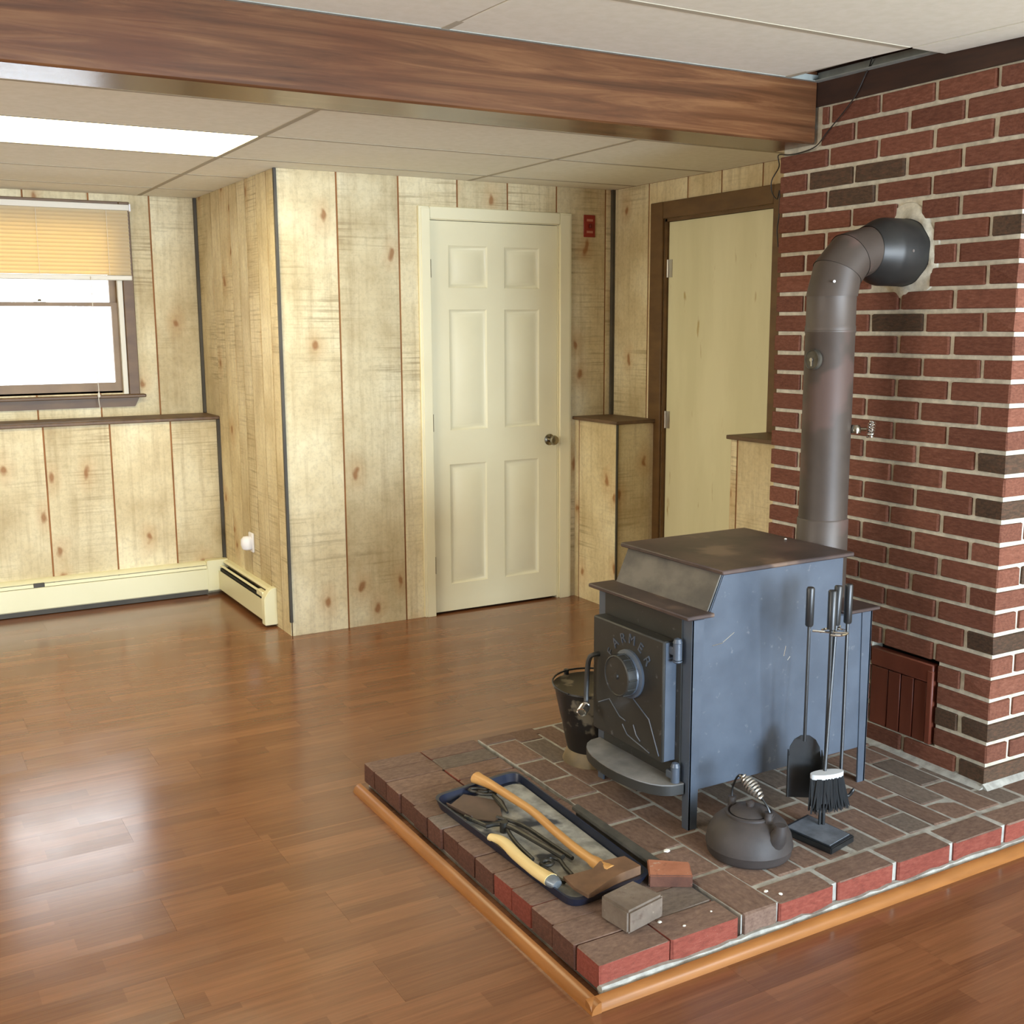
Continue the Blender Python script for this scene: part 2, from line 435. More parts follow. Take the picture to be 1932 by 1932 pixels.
# ------------------------------------------------------------------ room shell
ZC, ZN = 2.24, 2.33
XC, YD, XR, YW, YWL = 1.724, 5.205, 3.638, 6.623, 6.347
XL, YF = -2.6, -5.0
# floor planks
fl = thing('floor', (0.5, 3, 0), kind='structure')
bm = BM(); box(bm, XL, XR+.1, YF, YW+.1, -.06, -.0102); obj('subfloor', bm, 'subfloor', fl)
bm = BM(); box(bm, XL, XR, YF, 1.0, -.0098, 0); obj('floor_area', bm, 'floor', fl)
pw = .19; y = 1.0; row = 0
while y < YW:
    x = XL - random.random()*1.0; xm = XR if y < YD else XC
    while x < xm:
        x1 = x+1.2; p, q = max(x, XL), min(x1, xm)
        if q-p > .02:
            bm = BM(); box(bm, p+.0002, q-.0002, y+.0002, min(y+pw, YW)-.0002, -.0098, 0); obj('plank', bm, 'floor', fl)
        x = x1
    y += pw
# walls
holes_back = [(2.511, 3.282, 0, 2.05)]
wall('wall_back', 'y', YD, 1, XC+.007, XR, 0, ZC, [2.027, 2.349, 2.675, 2.968, 3.269, 3.585], holes_back)
wall('wall_closet', 'x', XC, 1, YD+.0068, YW, 0, ZC, [5.336, 5.50, 5.677, 5.82, 5.959, 6.15, 6.319])
WH = (.42, 1.30, 1.15, 2.14)
ww = wall('wall_window', 'y', YW, 1, XL, XC, 1.0, ZC, [1.463, 1.139, .806, .47, .14, -.2, -.53, -.86, -1.2, -1.5, -1.85, -2.2], [WH])
wall('', 'y', YWL, 1, XL, XC, 0, 1.0, [1.451, 1.127, .79, .455, .12, -.2, -.53, -.86, -1.2, -1.5, -1.85, -2.2], parent=ww, thick=.05)
bm = BM(); box(bm, XL, XC-.001, YWL-.022, YW, .998, 1.018, .004); obj('ledge', bm, 'ledge', ww)
D2 = (3.90, 4.80)
wr = wall('wall_right', 'x', XR, 1, YF, YD, 0, ZC, [4.883, 4.563, 4.306, 4.02, 3.72], [(3.93, 4.743, 0, 2.05)])
for (a, b, cuts) in ((4.80, YD, [5.16]), (YF, 3.90, [3.86, 3.55])):
    wall('', 'x', 3.39, 1, a, b, 0, 1.0, cuts, parent=wr, thick=.05)
    bm = BM(); box(bm, 3.372, XR-.001, a-.02 if a > 3 else a, min(b+.02, YD-.001), 1.0, 1.018, .003); obj('ledge', bm, 'ledge', wr)
bm = BM(); box(bm, 3.391, XR-.001, 4.795, 4.80, 0, 1.0); obj('end_board', bm, 'panel', wr)
bm = BM(); box(bm, 3.391, XR-.001, 3.90, 3.905, 0, 1.0); obj('end_board', bm, 'panel', wr)
bm = BM(); box(bm, XL-.1, XL, YF, YW+.1, 0, 2.66)
obj('wall_left', bm, 'backwall', kind='structure')
bm = BM(); box(bm, XL, XR, YF-.1, YF, 0, 2.66)
obj('wall_front', bm, 'backwall', kind='structure')
# dark corner mouldings
def mould(n, x0, x1, y0, y1, z0, z1):
    bm = BM(); box(bm, x0, x1, y0, y1, z0, z1, .002); return obj('trim_%d' % n, bm, 'mould', kind='structure')
mould(1, XC-.007, XC+.008, YD-.008, YD+.007, .07, ZC)
mould(2, XC-.018, XC, YW-.018, YW, 1.018, ZC)
mould(3, XC-.018, XC, YWL-.018, YWL, .19, 1.0)
mould(4, XR-.02, XR, YD-.02, YD, 1.018, ZC)
mould(5, 3.380, 3.392, 4.786, 4.797, 0, 1.0)
# far ceiling
cf = thing('ceiling', (.5, 4.8, ZC), kind='structure')
gx = [-2.46, -1.17, .12, 1.41, 2.74, XR]; gy = [3.16, 3.76, 4.38, 5.0, 5.62, 6.24, YW]
gx = [XL]+gx
for i in range(len(gx)-1):
    for j in range(len(gy)-1):
        if i == 3 and j == 2: continue
        if gy[j] >= YD and gx[i] >= XC: continue
        bm = BM(); box(bm, gx[i]+.004, gx[i+1]-.004, gy[j]+.004, gy[j+1]-.004, ZC+.0008, ZC+.016); obj('ceiling_tile', bm, 'ceil', cf)
for xg in gx[1:-1]:
    bm = BM(); box(bm, xg-.011, xg+.011, 3.16, YW if xg < XC else YD, ZC-.001, ZC+.003); obj('grid_bar', bm, 'grid', cf)
for yg in gy[1:-1]:
    bm = BM(); box(bm, XL, XR if yg < YD else XC, yg-.011, yg+.011, ZC-.0005, ZC+.0035); obj('grid_bar', bm, 'grid', cf)
bm = BM(); box(bm, XL, XR+.1, 3.1301, YW+.1, 2.55, 2.66); box(bm, XL, XR, 3.02, 3.13, 2.371, 2.55); obj('deck', bm, 'void', cf)
# near ceiling (sags a little towards the viewer)
def zn(yv): return ZN - min(max(0, 2.965-yv), 2)*.027
def sheet(bm, x0, x1, y0, y1, d0, d1):
    v = [bm.verts.new((x, yv, zn(yv)+d)) for d in (d0, d1) for (x, yv) in ((x0, y0), (x1, y0), (x1, y1), (x0, y1))]
    for f in ((0, 1, 2, 3), (7, 6, 5, 4), (0, 4, 5, 1), (1, 5, 6, 2), (2, 6, 7, 3), (3, 7, 4, 0)): bm.faces.new([v[i] for i in f])
cn = thing('ceiling', (.5, .4, ZN), kind='structure')
nx = [XL, -2.47, -1.15, .17, 1.485, 2.765]; ny = [2.965, 2.44, 1.83, 1.22, .61, 0, -.61, -1.22, -1.83, -2.44, -3.05, -3.66, -4.27, YF]
for i in range(len(nx)-1):
    for j in range(len(ny)-1):
        bm = BM(); sheet(bm, nx[i]+.004, nx[i+1]-.004, ny[j+1]+.004, ny[j]-.004, .0012, .018); obj('ceiling_tile', bm, 'ceil', cn)
# the narrow border tiles by the chimney: the last one is missing, the next one sits in place
for j in range(1, len(ny)-1):
    bm = BM(); sheet(bm, 2.772, 2.915 if ny[j] > 2.0 else XR, ny[j+1]+.004, ny[j]-.004, .0012, .018); obj('ceiling_tile', bm, 'ceil', cn)
for xg in nx[1:]:
    bm = BM(); sheet(bm, xg-.012, xg+.012, YF, 2.965, -.001, .004); sheet(bm, xg-.0015, xg+.0015, YF, 2.965, .004, .03); obj('grid_bar', bm, 'grid', cn)
for yg in ny[1:-1]:
    bm = BM(); sheet(bm, XL, 2.754, yg-.012, yg+.012, -.0005, .0045); obj('grid_bar', bm, 'grid', cn)
bm = BM(); sheet(bm, 2.888, 2.919, YF, 2.964, -.0015, .001); sheet(bm, 2.916, 2.919, YF, 2.964, .001, .03); obj('wall_angle', bm, 'steel', cn)
bm = BM(); sheet(bm, XL, 2.92, 2.948, 2.965, -.001, .001); sheet(bm, XL, 2.92, 2.962, 2.965, .003, .022); obj('wall_angle', bm, 'steel', cn)
bm = BM(); box(bm, XL, XR+.1, YF-.1, 3.13, 2.55, 2.66); obj('deck', bm, 'void', cn)
bm = BM(); box(bm, 2.80, 2.84, 1.0, 2.96, 2.42, 2.55); obj('joist', bm, 'darkboard', cn)

# ------------------------------------------------------------------ beam
bm = BM(); box(bm, XL, 2.921, 2.967, 3.165, 2.126, 2.37, .006)
bt = obj('ceiling_beam', bm, 'beam', None, 'heavy stained wooden beam with dark knots crossing under the ceiling to the chimney', 'beam')
bm = BM(); box(bm, 2.921, 3.639, YF, 3.138, 2.25, 2.55)
obj('trim_6', bm, 'darkboard', kind='structure')

# ------------------------------------------------------------------ chimney
ch = thing('chimney', (3.25, 2.64, .08), 'tall red brick chimney with pale mortar behind the wood stove', 'chimney')
XCH, Y0, Y1, ZH, CP = 2.921, 2.137, 3.138, .08, .070
CO = (2.338, 2.618, .148, .438)
bm = BM()
for p, q, s, e in rects(Y0+.009, Y1-.009, ZH, 2.25, [(CO[0], CO[1], CO[2], CO[3]), (2.49, 2.634, 1.667, 1.807)]): box(bm, XCH+.009, XCH+.1, p, q, s, e)
box(bm, XCH+.1, 3.60, Y0+.009, Y1-.009, ZH, 2.25)
obj('mortar_core', bm, 'mortar', ch)
def brick_meshes(mats, n=6, bev=.004, top=False):
    out = []
    for k in range(n):
        b = bmesh.new(); bmesh.ops.create_cube(b, size=1)
        bmesh.ops.bevel(b, geom=b.edges[:], offset=.03, segments=1, affect='EDGES')
        for v in b.verts:
            for i in range(3):
                pass
            v.co.x *= 1; v.co += Vector((random.uniform(-.006, .006), random.uniform(-.015, .015), random.uniform(-.022, .022)))
        bmesh.ops.recalc_face_normals(b, faces=b.faces[:])
        for f in b.faces:
            if top: f.material_index = 0 if f.normal.z > .4 else 1
        me = bpy.data.meshes.new('brick'); b.to_mesh(me); b.free()
        for mm in mats: me.materials.append(MT[mm])
        out.append(me)
    return out
BR = brick_meshes(['brick']); BD = brick_meshes(['brickdark'])
def brick(me, x0, x1, y0, y1, z0, z1, parent, swap=False):
    o = bpy.data.objects.new('brick', me); COL.objects.link(o); o.parent = parent
    o.location = Vector(((x0+x1)/2, (y0+y1)/2, (z0+z1)/2)) - wloc(parent)
    if swap: o.scale = (y1-y0, x1-x0, z1-z0); o.rotation_euler = (0, 0, math.pi/2)
    else: o.scale = (x1-x0, y1-y0, z1-z0)
    return o
darks = {(0, 0), (2, 0), (2, 1), (6, 0), (12, 0), (14, 0), (24, 0), (20, 2), (27, 3), (26, 3), (27, 2)}
MJ = .008
for n in range(31):
    z0 = ZH+n*CP+.0075; z1 = ZH+(n+1)*CP-.0065
    J = [Y0, 2.245, 2.465, 2.688, 2.905, Y1] if n % 2 == 0 else [Y0, 2.357, 2.567, 2.79, 3.0, Y1]
    for k, (a, b) in enumerate(zip(J, J[1:])):
        a2 = a+(MJ if k else 0); b2 = b-(MJ if b < Y1 else 0)
        a2 += random.uniform(-.003, .003) if k else 0
        if z1 > 2.12: b2 = min(b2, 2.94)
        pieces = [(a2, b2)]
        if n in (1, 2, 3, 4) : pieces = [(a2, min(b2, CO[0]-.001)), (max(a2, CO[1]+.001), b2)]
        hole = {22: (2.455, 2.665), 23: (2.440, 2.70), 24: (2.447, 2.70), 25: (2.497, 2.60)}.get(n)
        if hole: pieces = [(a2, min(b2, hole[0])), (max(a2, hole[1]), b2)]
        for p, q in pieces:
            if q-p < .018: continue
            me = random.choice(BD if (n, k) in darks else BR)
            xx = XCH+random.uniform(-.0015, .0015)
            x1 = xx+.10 if k == 0 and n % 2 == 1 else (xx+.2 if k == 0 else xx+.06)
            brick(me, xx, x1, p, q, z0, z1, ch, swap=True)
    x = XCH+(.10 if n % 2 == 1 else .2)+MJ*2
    while x < 3.55:
        me = random.choice(BD if random.random() < .12 else BR)
        brick(me, x, min(x+.2, 3.59), Y0+random.uniform(-.0015, .0015), Y0+.06, z0, z1, ch); x += .2+MJ*2
# rough mortar patch around the flue hole
bm = BM(); K = 48; FY, FZ = 2.562, 1.737
rr_ = [[], [], [], []]
for k in range(K):
    a = 2*math.pi*k/K; ca, sa = math.cos(a), math.sin(a)
    ro = .126+.006*math.sin(3*a+1)+.004*math.sin(7*a)+(.026*max(0, -ca*.7-sa*.7)**2)+(.036*max(0, sa)**10)
    for L_, (r_, d) in enumerate(((ro+.004, .012), (ro, .0035), (ro*.5+.054, .0005+.003*math.sin(5*a)), (.107, -.002+.003*math.sin(9*a+1)))):
        rr_[L_].append(bm.verts.new((XCH+d, FY+ca*r_, FZ+sa*r_)))
for A, B in zip(rr_, rr_[1:]):
    for k in range(K): bm.faces.new((A[k], A[(k+1) % K], B[(k+1) % K], B[k]))
obj('mortar_patch', bm, 'mortar', ch)
# lumps of squeezed mortar along the foot and the head
bm = BM(); prism(bm, [(XCH-.030, Y0-.004, ZH), (XCH+.012, Y0-.004, ZH), (XCH+.012, Y0-.004, ZH+.016), (XCH-.004, Y0-.004, ZH+.010)], (0, 1.0, 0))
prism(bm, [(XCH-.012, Y0+.012, ZH), (XCH-.012, Y0-.022, ZH), (XCH-.012, Y0-.002, ZH+.016)], (.62, 0, 0))
obj('mortar_fillet', bm, 'hmortar', ch)
# clean-out door in the foot of the chimney
cd = thing('cleanout_door', (XCH, 2.475, .148)); cd.parent = ch; cd.location = Vector((XCH+.004, 2.475, .148))-wloc(ch)
bm = BM(); box(bm, XCH+.06, XCH+.064, CO[0], CO[1], CO[2], CO[3]); obj('recess', bm, 'black', cd)
bm = BM(); box(bm, XCH-.002, XCH+.03, 2.352, 2.612, .357, .420, .004); obj('top_rail', bm, 'cleanout', cd)
bm = BM(); box(bm, XCH-.004, XCH+.03, 2.350, 2.374, .150, .400, .004); obj('stile', bm, 'cleanout', cd)
for a, b in ((2.378, 2.428), (2.432, 2.482), (2.486, 2.536), (2.540, 2.612)):
    bm = BM(); box(bm, XCH+random.uniform(.002, .007), XCH+.03, a, b, .150, .354, .002); obj('board', bm, 'cleanout', cd)

# ------------------------------------------------------------------ hearth
he = thing('hearth', (2.3, 2.6, 0), 'low brick hearth platform with white mortar lines under the wood stove', 'hearth')
HX0, HX1, HY0, HY1 = 1.33, 3.36, 1.93, 3.315
bm = BM(); box(bm, 1.755, HX1, HY0+.008, 3.31, 0.0, ZH-.0012)
box(bm, HX0+.01, 1.755, HY0+.012, HY1-.01, 0, .016)
obj('mortar_bed', bm, 'hmortar', he)
HB = brick_meshes(['hbrick', 'hside'], top=True); HS = brick_meshes(['hbrick', 'hside_shade'], top=True); HG = brick_meshes(['hbrick2', 'hside_shade'], top=True); HD = brick_meshes(['hbrick', 'hbrick'], top=True)
def hb(x0, x1, y0, y1, me=None, dz=0, z0=.016):
    me = me or random.choice(HB+HG+HD)
    return brick(me, x0, x1, y0, y1, z0, ZH+dz+random.uniform(-.0004, .0022), he, swap=(y1-y0) > (x1-x0))
yy = HY0; r = 0
rows = [1.93, 2.027, 2.131, 2.235, 2.335, 2.432, 2.537, 2.640, 2.737, 2.828, 2.925, 3.025, 3.130, 3.228, 3.315]
for r, (a, b) in enumerate(zip(rows, rows[1:])):
    j = random.uniform(-.004, .004)
    me = random.choice(HB) if r in (0, 3, 4) else random.choice(HS+HG if r > 6 else HS)  # most rows take the side colour with shade painted in
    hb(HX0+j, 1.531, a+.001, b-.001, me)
    hb(1.535, 1.742+j, a+.001, b-.001, random.choice(HG) if r in (1, 12) else random.choice(HB))
# mortared border column, bricks along the depth
for a, b in ((1.93, 2.138), (2.150, 2.298), (2.312, 2.51), (2.522, 2.72), (2.732, 2.875), (2.887, 3.04), (3.05, 3.24)):
    hb(1.758, 1.868, a, b, random.choice(HD))
hb(1.758, 1.975, 3.25, 3.31)
# front row
FJ = [1.865, 2.069, 2.292, 2.518, 2.742, 2.965, 3.19, 3.365]
for a, b in zip(FJ, FJ[1:]):
    hb(a+.010, b-.008, HY0, 2.019, random.choice(HB), z0=.010)
# field of bricks laid in rows towards the chimney
cx = [1.868, 1.966, 2.057, 2.150, 2.253, 2.358, 2.463, 2.568, 2.652, 2.762, 2.866, 2.97]
for i, (a, b) in enumerate(zip(cx, cx[1:])):
    y = 2.035; first = True
    while y < 3.30:
        ln = .115 if (first and i % 2 == 0) else .212
        y1 = min(y+ln-.010, 3.30)
        if y1-y > .03: hb(a+.005, b-.005, y, y1, random.choice(HD+HG))
        y = y1+.010; first = False
for a, b in ((2.98, 3.17), (3.18, 3.355)): hb(a, b, 2.035, 2.125, random.choice(HD))
# white mortar bead along the front foot
bm = BM(); pts = []
for k in range(60):
    x = HX0+k*(HX1-HX0)/59; pts.append((x, HY0-.002+random.uniform(-.003, .002), .016+random.uniform(-.004, .005)))
tube(bm, pts, [random.uniform(.011, .016) for _ in pts], 6)
obj('mortar_bead', bm, 'hmortar', he)
# oak quarter-round around the hearth
def qround(bm, a, b, out, r=.026):
    a, b, out = Vector(a), Vector(b), Vector(out); prof = [(0, 0)]+[(math.cos(t)*r, math.sin(t)*r) for t in [i*math.pi/12 for i in range(7)]]
    prism(bm, [a+out*p+Vector((0, 0, q)) for p, q in prof], b-a)
bm = BM(); qround(bm, (1.302, 1.88, 0), (1.302, 3.285, 0), (-1, 0, 0)); obj('trim_7', bm, 'strip', kind='structure')
bm = BM(); qround(bm, (1.277, 1.908, 0), (3.37, 1.908, 0), (0, -1, 0)); obj('trim_8', bm, 'strip', kind='structure')

# ------------------------------------------------------------------ wood stove
st = thing('wood_stove', (2.25, 2.6, ZH), 'blue-grey steel wood stove with stepped top on four legs standing on the brick hearth', 'stove')
SY0, SY1 = 2.373, 2.822
prof = [(1.936, .195), (1.936, .707), (1.998, .712), (2.046, .822), (2.516, .822), (2.516, .640), (2.640, .640), (2.640, .195)]
bm = BM(); prism(bm, [(x, SY0, z) for x, z in prof], (0, SY1-SY0, 0), .003); obj('body', bm, 'stove', st)
bm = BM(); prism(bm, [(1.930, SY0+.036, .20), (1.930, SY1-.036, .20), (1.930, SY1-.036, .706), (1.930, SY0+.036, .706)], (.008, 0, 0)); obj('front_panel', bm, 'stovefront', st)
bm = BM(); prism(bm, [(1.996, SY0+.004, .716), (1.996, SY1-.004, .716), (2.043, SY1-.004, .820), (2.043, SY0+.004, .820)], (-.004, 0, .002)); obj('sloped_panel', bm, 'soot', st)
bm = BM(); box(bm, 2.024, 2.536, 2.350, 2.842, .823, .836, .003); obj('top_plate', bm, 'stovetop', st)
bm = BM(); box(bm, 1.903, 2.000, 2.350, 2.842, .707, .719, .003); obj('step_plate', bm, 'stovetop', st)
bm = BM(); box(bm, 2.517, 2.662, 2.352, 2.842, .641, .652, .003); obj('rear_shelf', bm, 'stovetop', st)
for (xa, xb, s) in ((1.936, 1.978, 1), (2.602, 2.644, -1)):
    for (ya, d) in ((SY0, 1), (SY1, -1)):
        bm = BM(); y0 = ya-d*.004; top = .70 if s == 1 else .636
        lo, hi = sorted((y0, y0+d*.006)); 
        prism(bm, [(xa, lo, top), (xb, lo, top), (xb if s == -1 else xb-.012, lo, ZH), (xa if s == 1 else xa+.012, lo, ZH)], (0, hi-lo, 0))
        xx = xa-.001 if s == 1 else xb-.005
        lo2, hi2 = sorted((y0, y0+d*.040))
        prism(bm, [(xx, lo2, top), (xx, hi2, top), (xx, hi2-(.012 if d == 1 else 0), ZH), (xx, lo2+(.012 if d == -1 else 0), ZH)], (.006, 0, 0))
        obj('leg', bm, 'stove', st)
# door
dr = thing('door', (1.905, 2.608, .272)); dr.parent = st; dr.location = Vector((1.905, 2.608, .272))-wloc(st)
bm = BM(); box(bm, 1.885, 1.930, 2.432, 2.785, .272, .632, .004); obj('door_plate', bm, ['stovefront'], dr)
bm = BM(); box(bm, 1.892, 1.932, 2.430, 2.4335, .276, .628); obj('door_edge', bm, 'stove', dr)
KC = Vector((1.885, 2.592, .497))
bm = BM(); lathe(bm, [(.073, 0), (.073, -.008), (.062, -.012), (.060, -.020), (.063, -.024)], KC, 'x', 36); obj('draft_ring', bm, 'stove', dr)
bm = BM(); lathe(bm, [(.062, -.018), (.062, -.048), (.058, -.050), (.056, -.047), (.010, -.047), (.008, -.052), (.0001, -.053)], KC, 'x', 36, smooth=False)
for k in range(12):
    a = 2*math.pi*k/12; c = KC+Vector((-.033, math.cos(a)*.062, math.sin(a)*.062))
    tube(bm, [c+Vector((-.014, 0, 0)), c+Vector((.014, 0, 0))], .003, 6)
obj('draft_knob', bm, 'stovefront', dr)
# raised lettering
def letters(txt, c, R, a0, step, size):
    bm = BM()
    for i, chh in enumerate(txt):
        cu = bpy.data.curves.new('t', 'FONT'); cu.body = chh; cu.size = size; cu.extrude = .0015; cu.align_x = 'CENTER'; cu.resolution_u = 2
        to = bpy.data.objects.new('t', cu); COL.objects.link(to)
        dg = bpy.context.evaluated_depsgraph_get(); me = bpy.data.meshes.new_from_object(to.evaluated_get(dg))
        a = math.radians(a0-step*i); ph = a-math.pi/2
        ex = Vector((0, -math.cos(ph), math.sin(ph))); ey = Vector((0, math.sin(ph), math.cos(ph))); ez = Vector((-1, 0, 0))
        pos = c+Vector((0, -math.cos(a), math.sin(a)))*R
        mm = Matrix((ex, ey, ez)).transposed().to_4x4(); mm.translation = pos
        t = bmesh.new(); t.from_mesh(me); merge(bm, t, mm)
        bpy.data.objects.remove(to); bpy.data.curves.remove(cu); bpy.data.meshes.remove(me)
    return bm
obj('lettering', letters('FARMER', KC+Vector((-.001, 0, 0)), .092, 158, 24.5, .042), 'stove', dr)
bm = BM()
for line in ([(2.752, .362), (2.694, .389), (2.640, .350), (2.61, .345)], [(2.572, .425), (2.52, .398), (2.494, .385), (2.445, .290)], [(2.625, .330), (2.60, .305), (2.565, .298), (2.53, .292), (2.49, .284)], [(2.57, .345), (2.555, .318), (2.535, .305)]):
    tube(bm, [(1.8845, a, b) for a, b in line], .0022, 5)
obj('mountain_relief', bm, 'stove', dr)
for zc in (.607, .240):
    bm = BM(); lathe(bm, [(.013, -.024), (.013, .024)], (1.915, 2.407, zc), 'z', 14); box(bm, 1.902, 1.926, 2.405, 2.436, zc-.012, zc+.012, .003)
    lathe(bm, [(.009, -.034), (.014, -.030), (.014, -.026)], (1.915, 2.407, zc), 'z', 12); lathe(bm, [(.014, .025), (.010, .036), (.0001, .040)], (1.915, 2.407, zc), 'z', 12)
    obj('hinge', bm, 'stove', dr)
hd = BM(); tube(hd, smooth_path([(1.90, 2.752, .515), (1.872, 2.756, .515), (1.860, 2.766, .505), (1.856, 2.772, .47), (1.853, 2.774, .40), (1.850, 2.770, .365), (1.840, 2.759, .354)], 5), .008, 8)
hn = obj('handle', hd, 'stovefront', dr)
bm = BM(); helix(bm, (1.842, 2.760, .354), (1.806, 2.730, .348), .0125, 6, .0035); tube(bm, [(1.842, 2.760, .354), (1.806, 2.730, .348)], .010, 10)
obj('coil_grip', bm, 'chrome', dr, label='bright chrome coil grip')
# ash shelf
bm = BM(); pts = [(1.932, 2.385, 0)]
for k in range(15):
    a = math.pi*k/14; pts.append((1.932-.118*math.sin(a)**.75, 2.600-.212*math.cos(a), 0))
pts.append((1.932, 2.815, 0))
poly = [(x, y, .215) for x, y, _ in pts]
prism(bm, poly, (0, 0, .004)); obj('ash_shelf', bm, 'ashplate', st)
bm = BM(); prism(bm, [(x, y, .186) for x, y, _ in poly], (0, 0, .029)); obj('shelf_apron', bm, 'stovefront', st)
# chipped scratch marks, bright metal showing through the paint
bm = BM()
for a, b in (((2.012, .617), (2.050, .620)), ((2.050, .622), (2.091, .645)), ((2.285, .545), (2.292, .575)), ((2.30, .53), (2.31, .54))):
    tube(bm, [(a[0], SY0-.0002, a[1]), (b[0], SY0-.0002, b[1])], .0012, 5)
obj('scratch', bm, 'coil', st)

# ------------------------------------------------------------------ stovepipe
sp = thing('stovepipe', (2.613, FY, .652), 'brown weathered steel stovepipe rising behind the stove and bending into the chimney', 'stovepipe')
PX, PR = 2.613, .0755
bm = BM(); lathe(bm, [(PR+.004, .652), (PR+.004, .90), (PR+.001, .905)], (PX, FY, 0), 'z', 40); obj('collar', bm, 'pipe', sp)
bm = BM(); lathe(bm, [(PR, .86), (PR, 1.485), (PR+.002, 1.488), (PR+.002, 1.494), (PR, 1.497)], (PX, FY, 0), 'z', 40); obj('pipe_section', bm, 'pipe', sp)
bm = BM(); lathe(bm, [(PR+.0015, 1.492), (PR+.0015, 1.505), (PR-.0005, 1.51), (PR-.0005, FZ-.138)], (PX, FY, 0), 'z', 40); obj('pipe_section', bm, 'pipe', sp)
BRD = .14
def elbow_ring(t, r):
    c = Vector((PX+BRD-BRD*math.cos(t), FY, FZ-BRD+BRD*math.sin(t))); rad = Vector((-math.cos(t), 0, math.sin(t)))
    return c, rad, r
def gore(t0, t1, r0, r1):
    bm = BM(); rings = []
    for t, r in ((t0, r0), (t0, r0+.0), (t1, r1)):
        c, rad, r = elbow_ring(t, r)
        rings.append([bm.verts.new(c+(rad*math.cos(2*math.pi*k/40)+Vector((0, 1, 0))*math.sin(2*math.pi*k/40))*r) for k in range(40)])
    for i in (0, 1):
        for k in range(40):
            f = bm.faces.new((rings[i][k], rings[i][(k+1) % 40], rings[i+1][(k+1) % 40], rings[i+1][k])); f.smooth = True
    return bm
for i in range(3):
    obj('elbow_gore', gore(i*math.pi/6, (i+1)*math.pi/6, PR+.0022, PR+.0004), 'pipe', sp, sm=True)
bm = BM(); lathe(bm, [(PR+.002, 2.750), (PR+.004, 2.756), (.102, 2.805), (.1055, 2.818), (.1055, 2.96)], (0, FY, FZ), 'x', 64, caps=False); obj('flue_sleeve', bm, 'pipeblack', sp)
# round thermometer on the pipe
g0 = Vector((PX-.0755, FY-.010, 1.405)); 
bm = BM(); lathe(bm, [(.032, .004), (.032, -.006), (.028, -.009), (.026, -.007), (.0001, -.007)], g0, 'x', 28)
bmg = BM(); tube(bmg, [g0+Vector((-.008, 0, 0)), g0+Vector((-.012, 0, 0))], .006, 10); box(bmg, g0.x-.010, g0.x-.008, g0.y-.003, g0.y+.003, g0.z-.02, g0.z)
tm = obj('thermometer', bm, 'gauge', sp); obj('needle', bmg, 'coil', tm)
# damper handle
h0 = Vector((PX+.052, FY-.056, 1.188))
dirv = Vector((.70, -.72, 0)).normalized()
bm = BM(); tube(bm, [h0, h0+dirv*.045], .006, 8); lathe(bm, [(.016, -.012), (.018, 0), (.012, .014)], h0+dirv*.012, 'z', 12)
dh = obj('damper_handle', bm, 'nickel', sp)
bm = BM(); helix(bm, h0+dirv*.050+Vector((.008, -.002, -.026)), h0+dirv*.050+Vector((.012, -.004, .024)), .010, 6, .0028); obj('coil_grip', bm, 'chrome', dh)
bm = BM(); tube(bm, [(PX-.05, FY-.057, 1.77-.13), (PX-.052, FY-.060, 1.77-.13)], .004, 8); tube(bm, [(2.845, FY-.104, 1.735), (2.845, FY-.107, 1.735)], .005, 8); obj('screw', bm, 'coil', sp)

# ------------------------------------------------------------------ kettle
kt = thing('kettle', (1.997, 2.182, ZH), 'squat dark cast iron kettle with coiled bail handle on the hearth before the stove', 'kettle')
kc = Vector((1.997, 2.182, ZH))
bm = BM(); lathe(bm, [(.090, 0), (.108, .003), (.114, .010), (.116, .028), (.119, .032), (.118, .038), (.113, .062), (.100, .088), (.078, .108), (.066, .113), (.066, .119), (.060, .121), (.056, .113), (.03, .112)], kc, 'z', 40); obj('body', bm, 'iron', kt)
bm = BM(); lathe(bm, [(.050, .113), (.054, .120), (.044, .128), (.020, .134), (.010, .135), (.012, .145), (.006, .150), (.0001, .151)], kc, 'z', 32); obj('lid', bm, 'iron', kt)
sd = Vector((.06, -1, 0)).normalized()
bm = BM(); tube(bm, [kc+sd*.085+Vector((0, 0, .060)), kc+sd*.105+Vector((0, 0, .082)), kc+sd*.112+Vector((0, 0, .105)), kc+sd*.112+Vector((0, 0, .122))], [.030, .024, .017, .016], 14)
obj('spout', bm, 'iron', kt)
pd = Vector((.10, -1, 0)).normalized(); 
e1 = kc-pd*.066+Vector((0, 0, .120)); e2 = kc+pd*.066+Vector((0, 0, .120))
for e in (e1, e2):
    bm = BM(); tube(bm, [e+Vector((0, 0, -.012)), e+Vector((0, 0, .016))], [.013, .010], 10); lathe(bm, [(.012, .012), (.012, .020)], e, 'z', 10)
    obj('ear', bm, 'iron', kt)
t1 = Vector((1.987, 2.207, .297)); t2 = Vector((1.997, 2.138, .254))
bm = BM(); tube(bm, smooth_path([e1+Vector((0, 0, .01)), e1+Vector((.002, .0, .05)), t1, t2, e2+Vector((.0, -.002, .025)), e2+Vector((0, 0, .01))], 5), .003, 6)
bl = obj('bail', bm, 'wrought', kt)
bm = BM(); helix(bm, t1, t2, .0165, 9, .0034, 6, True); obj('coil_grip', bm, 'coil', bl, label='pale coiled wire grip')

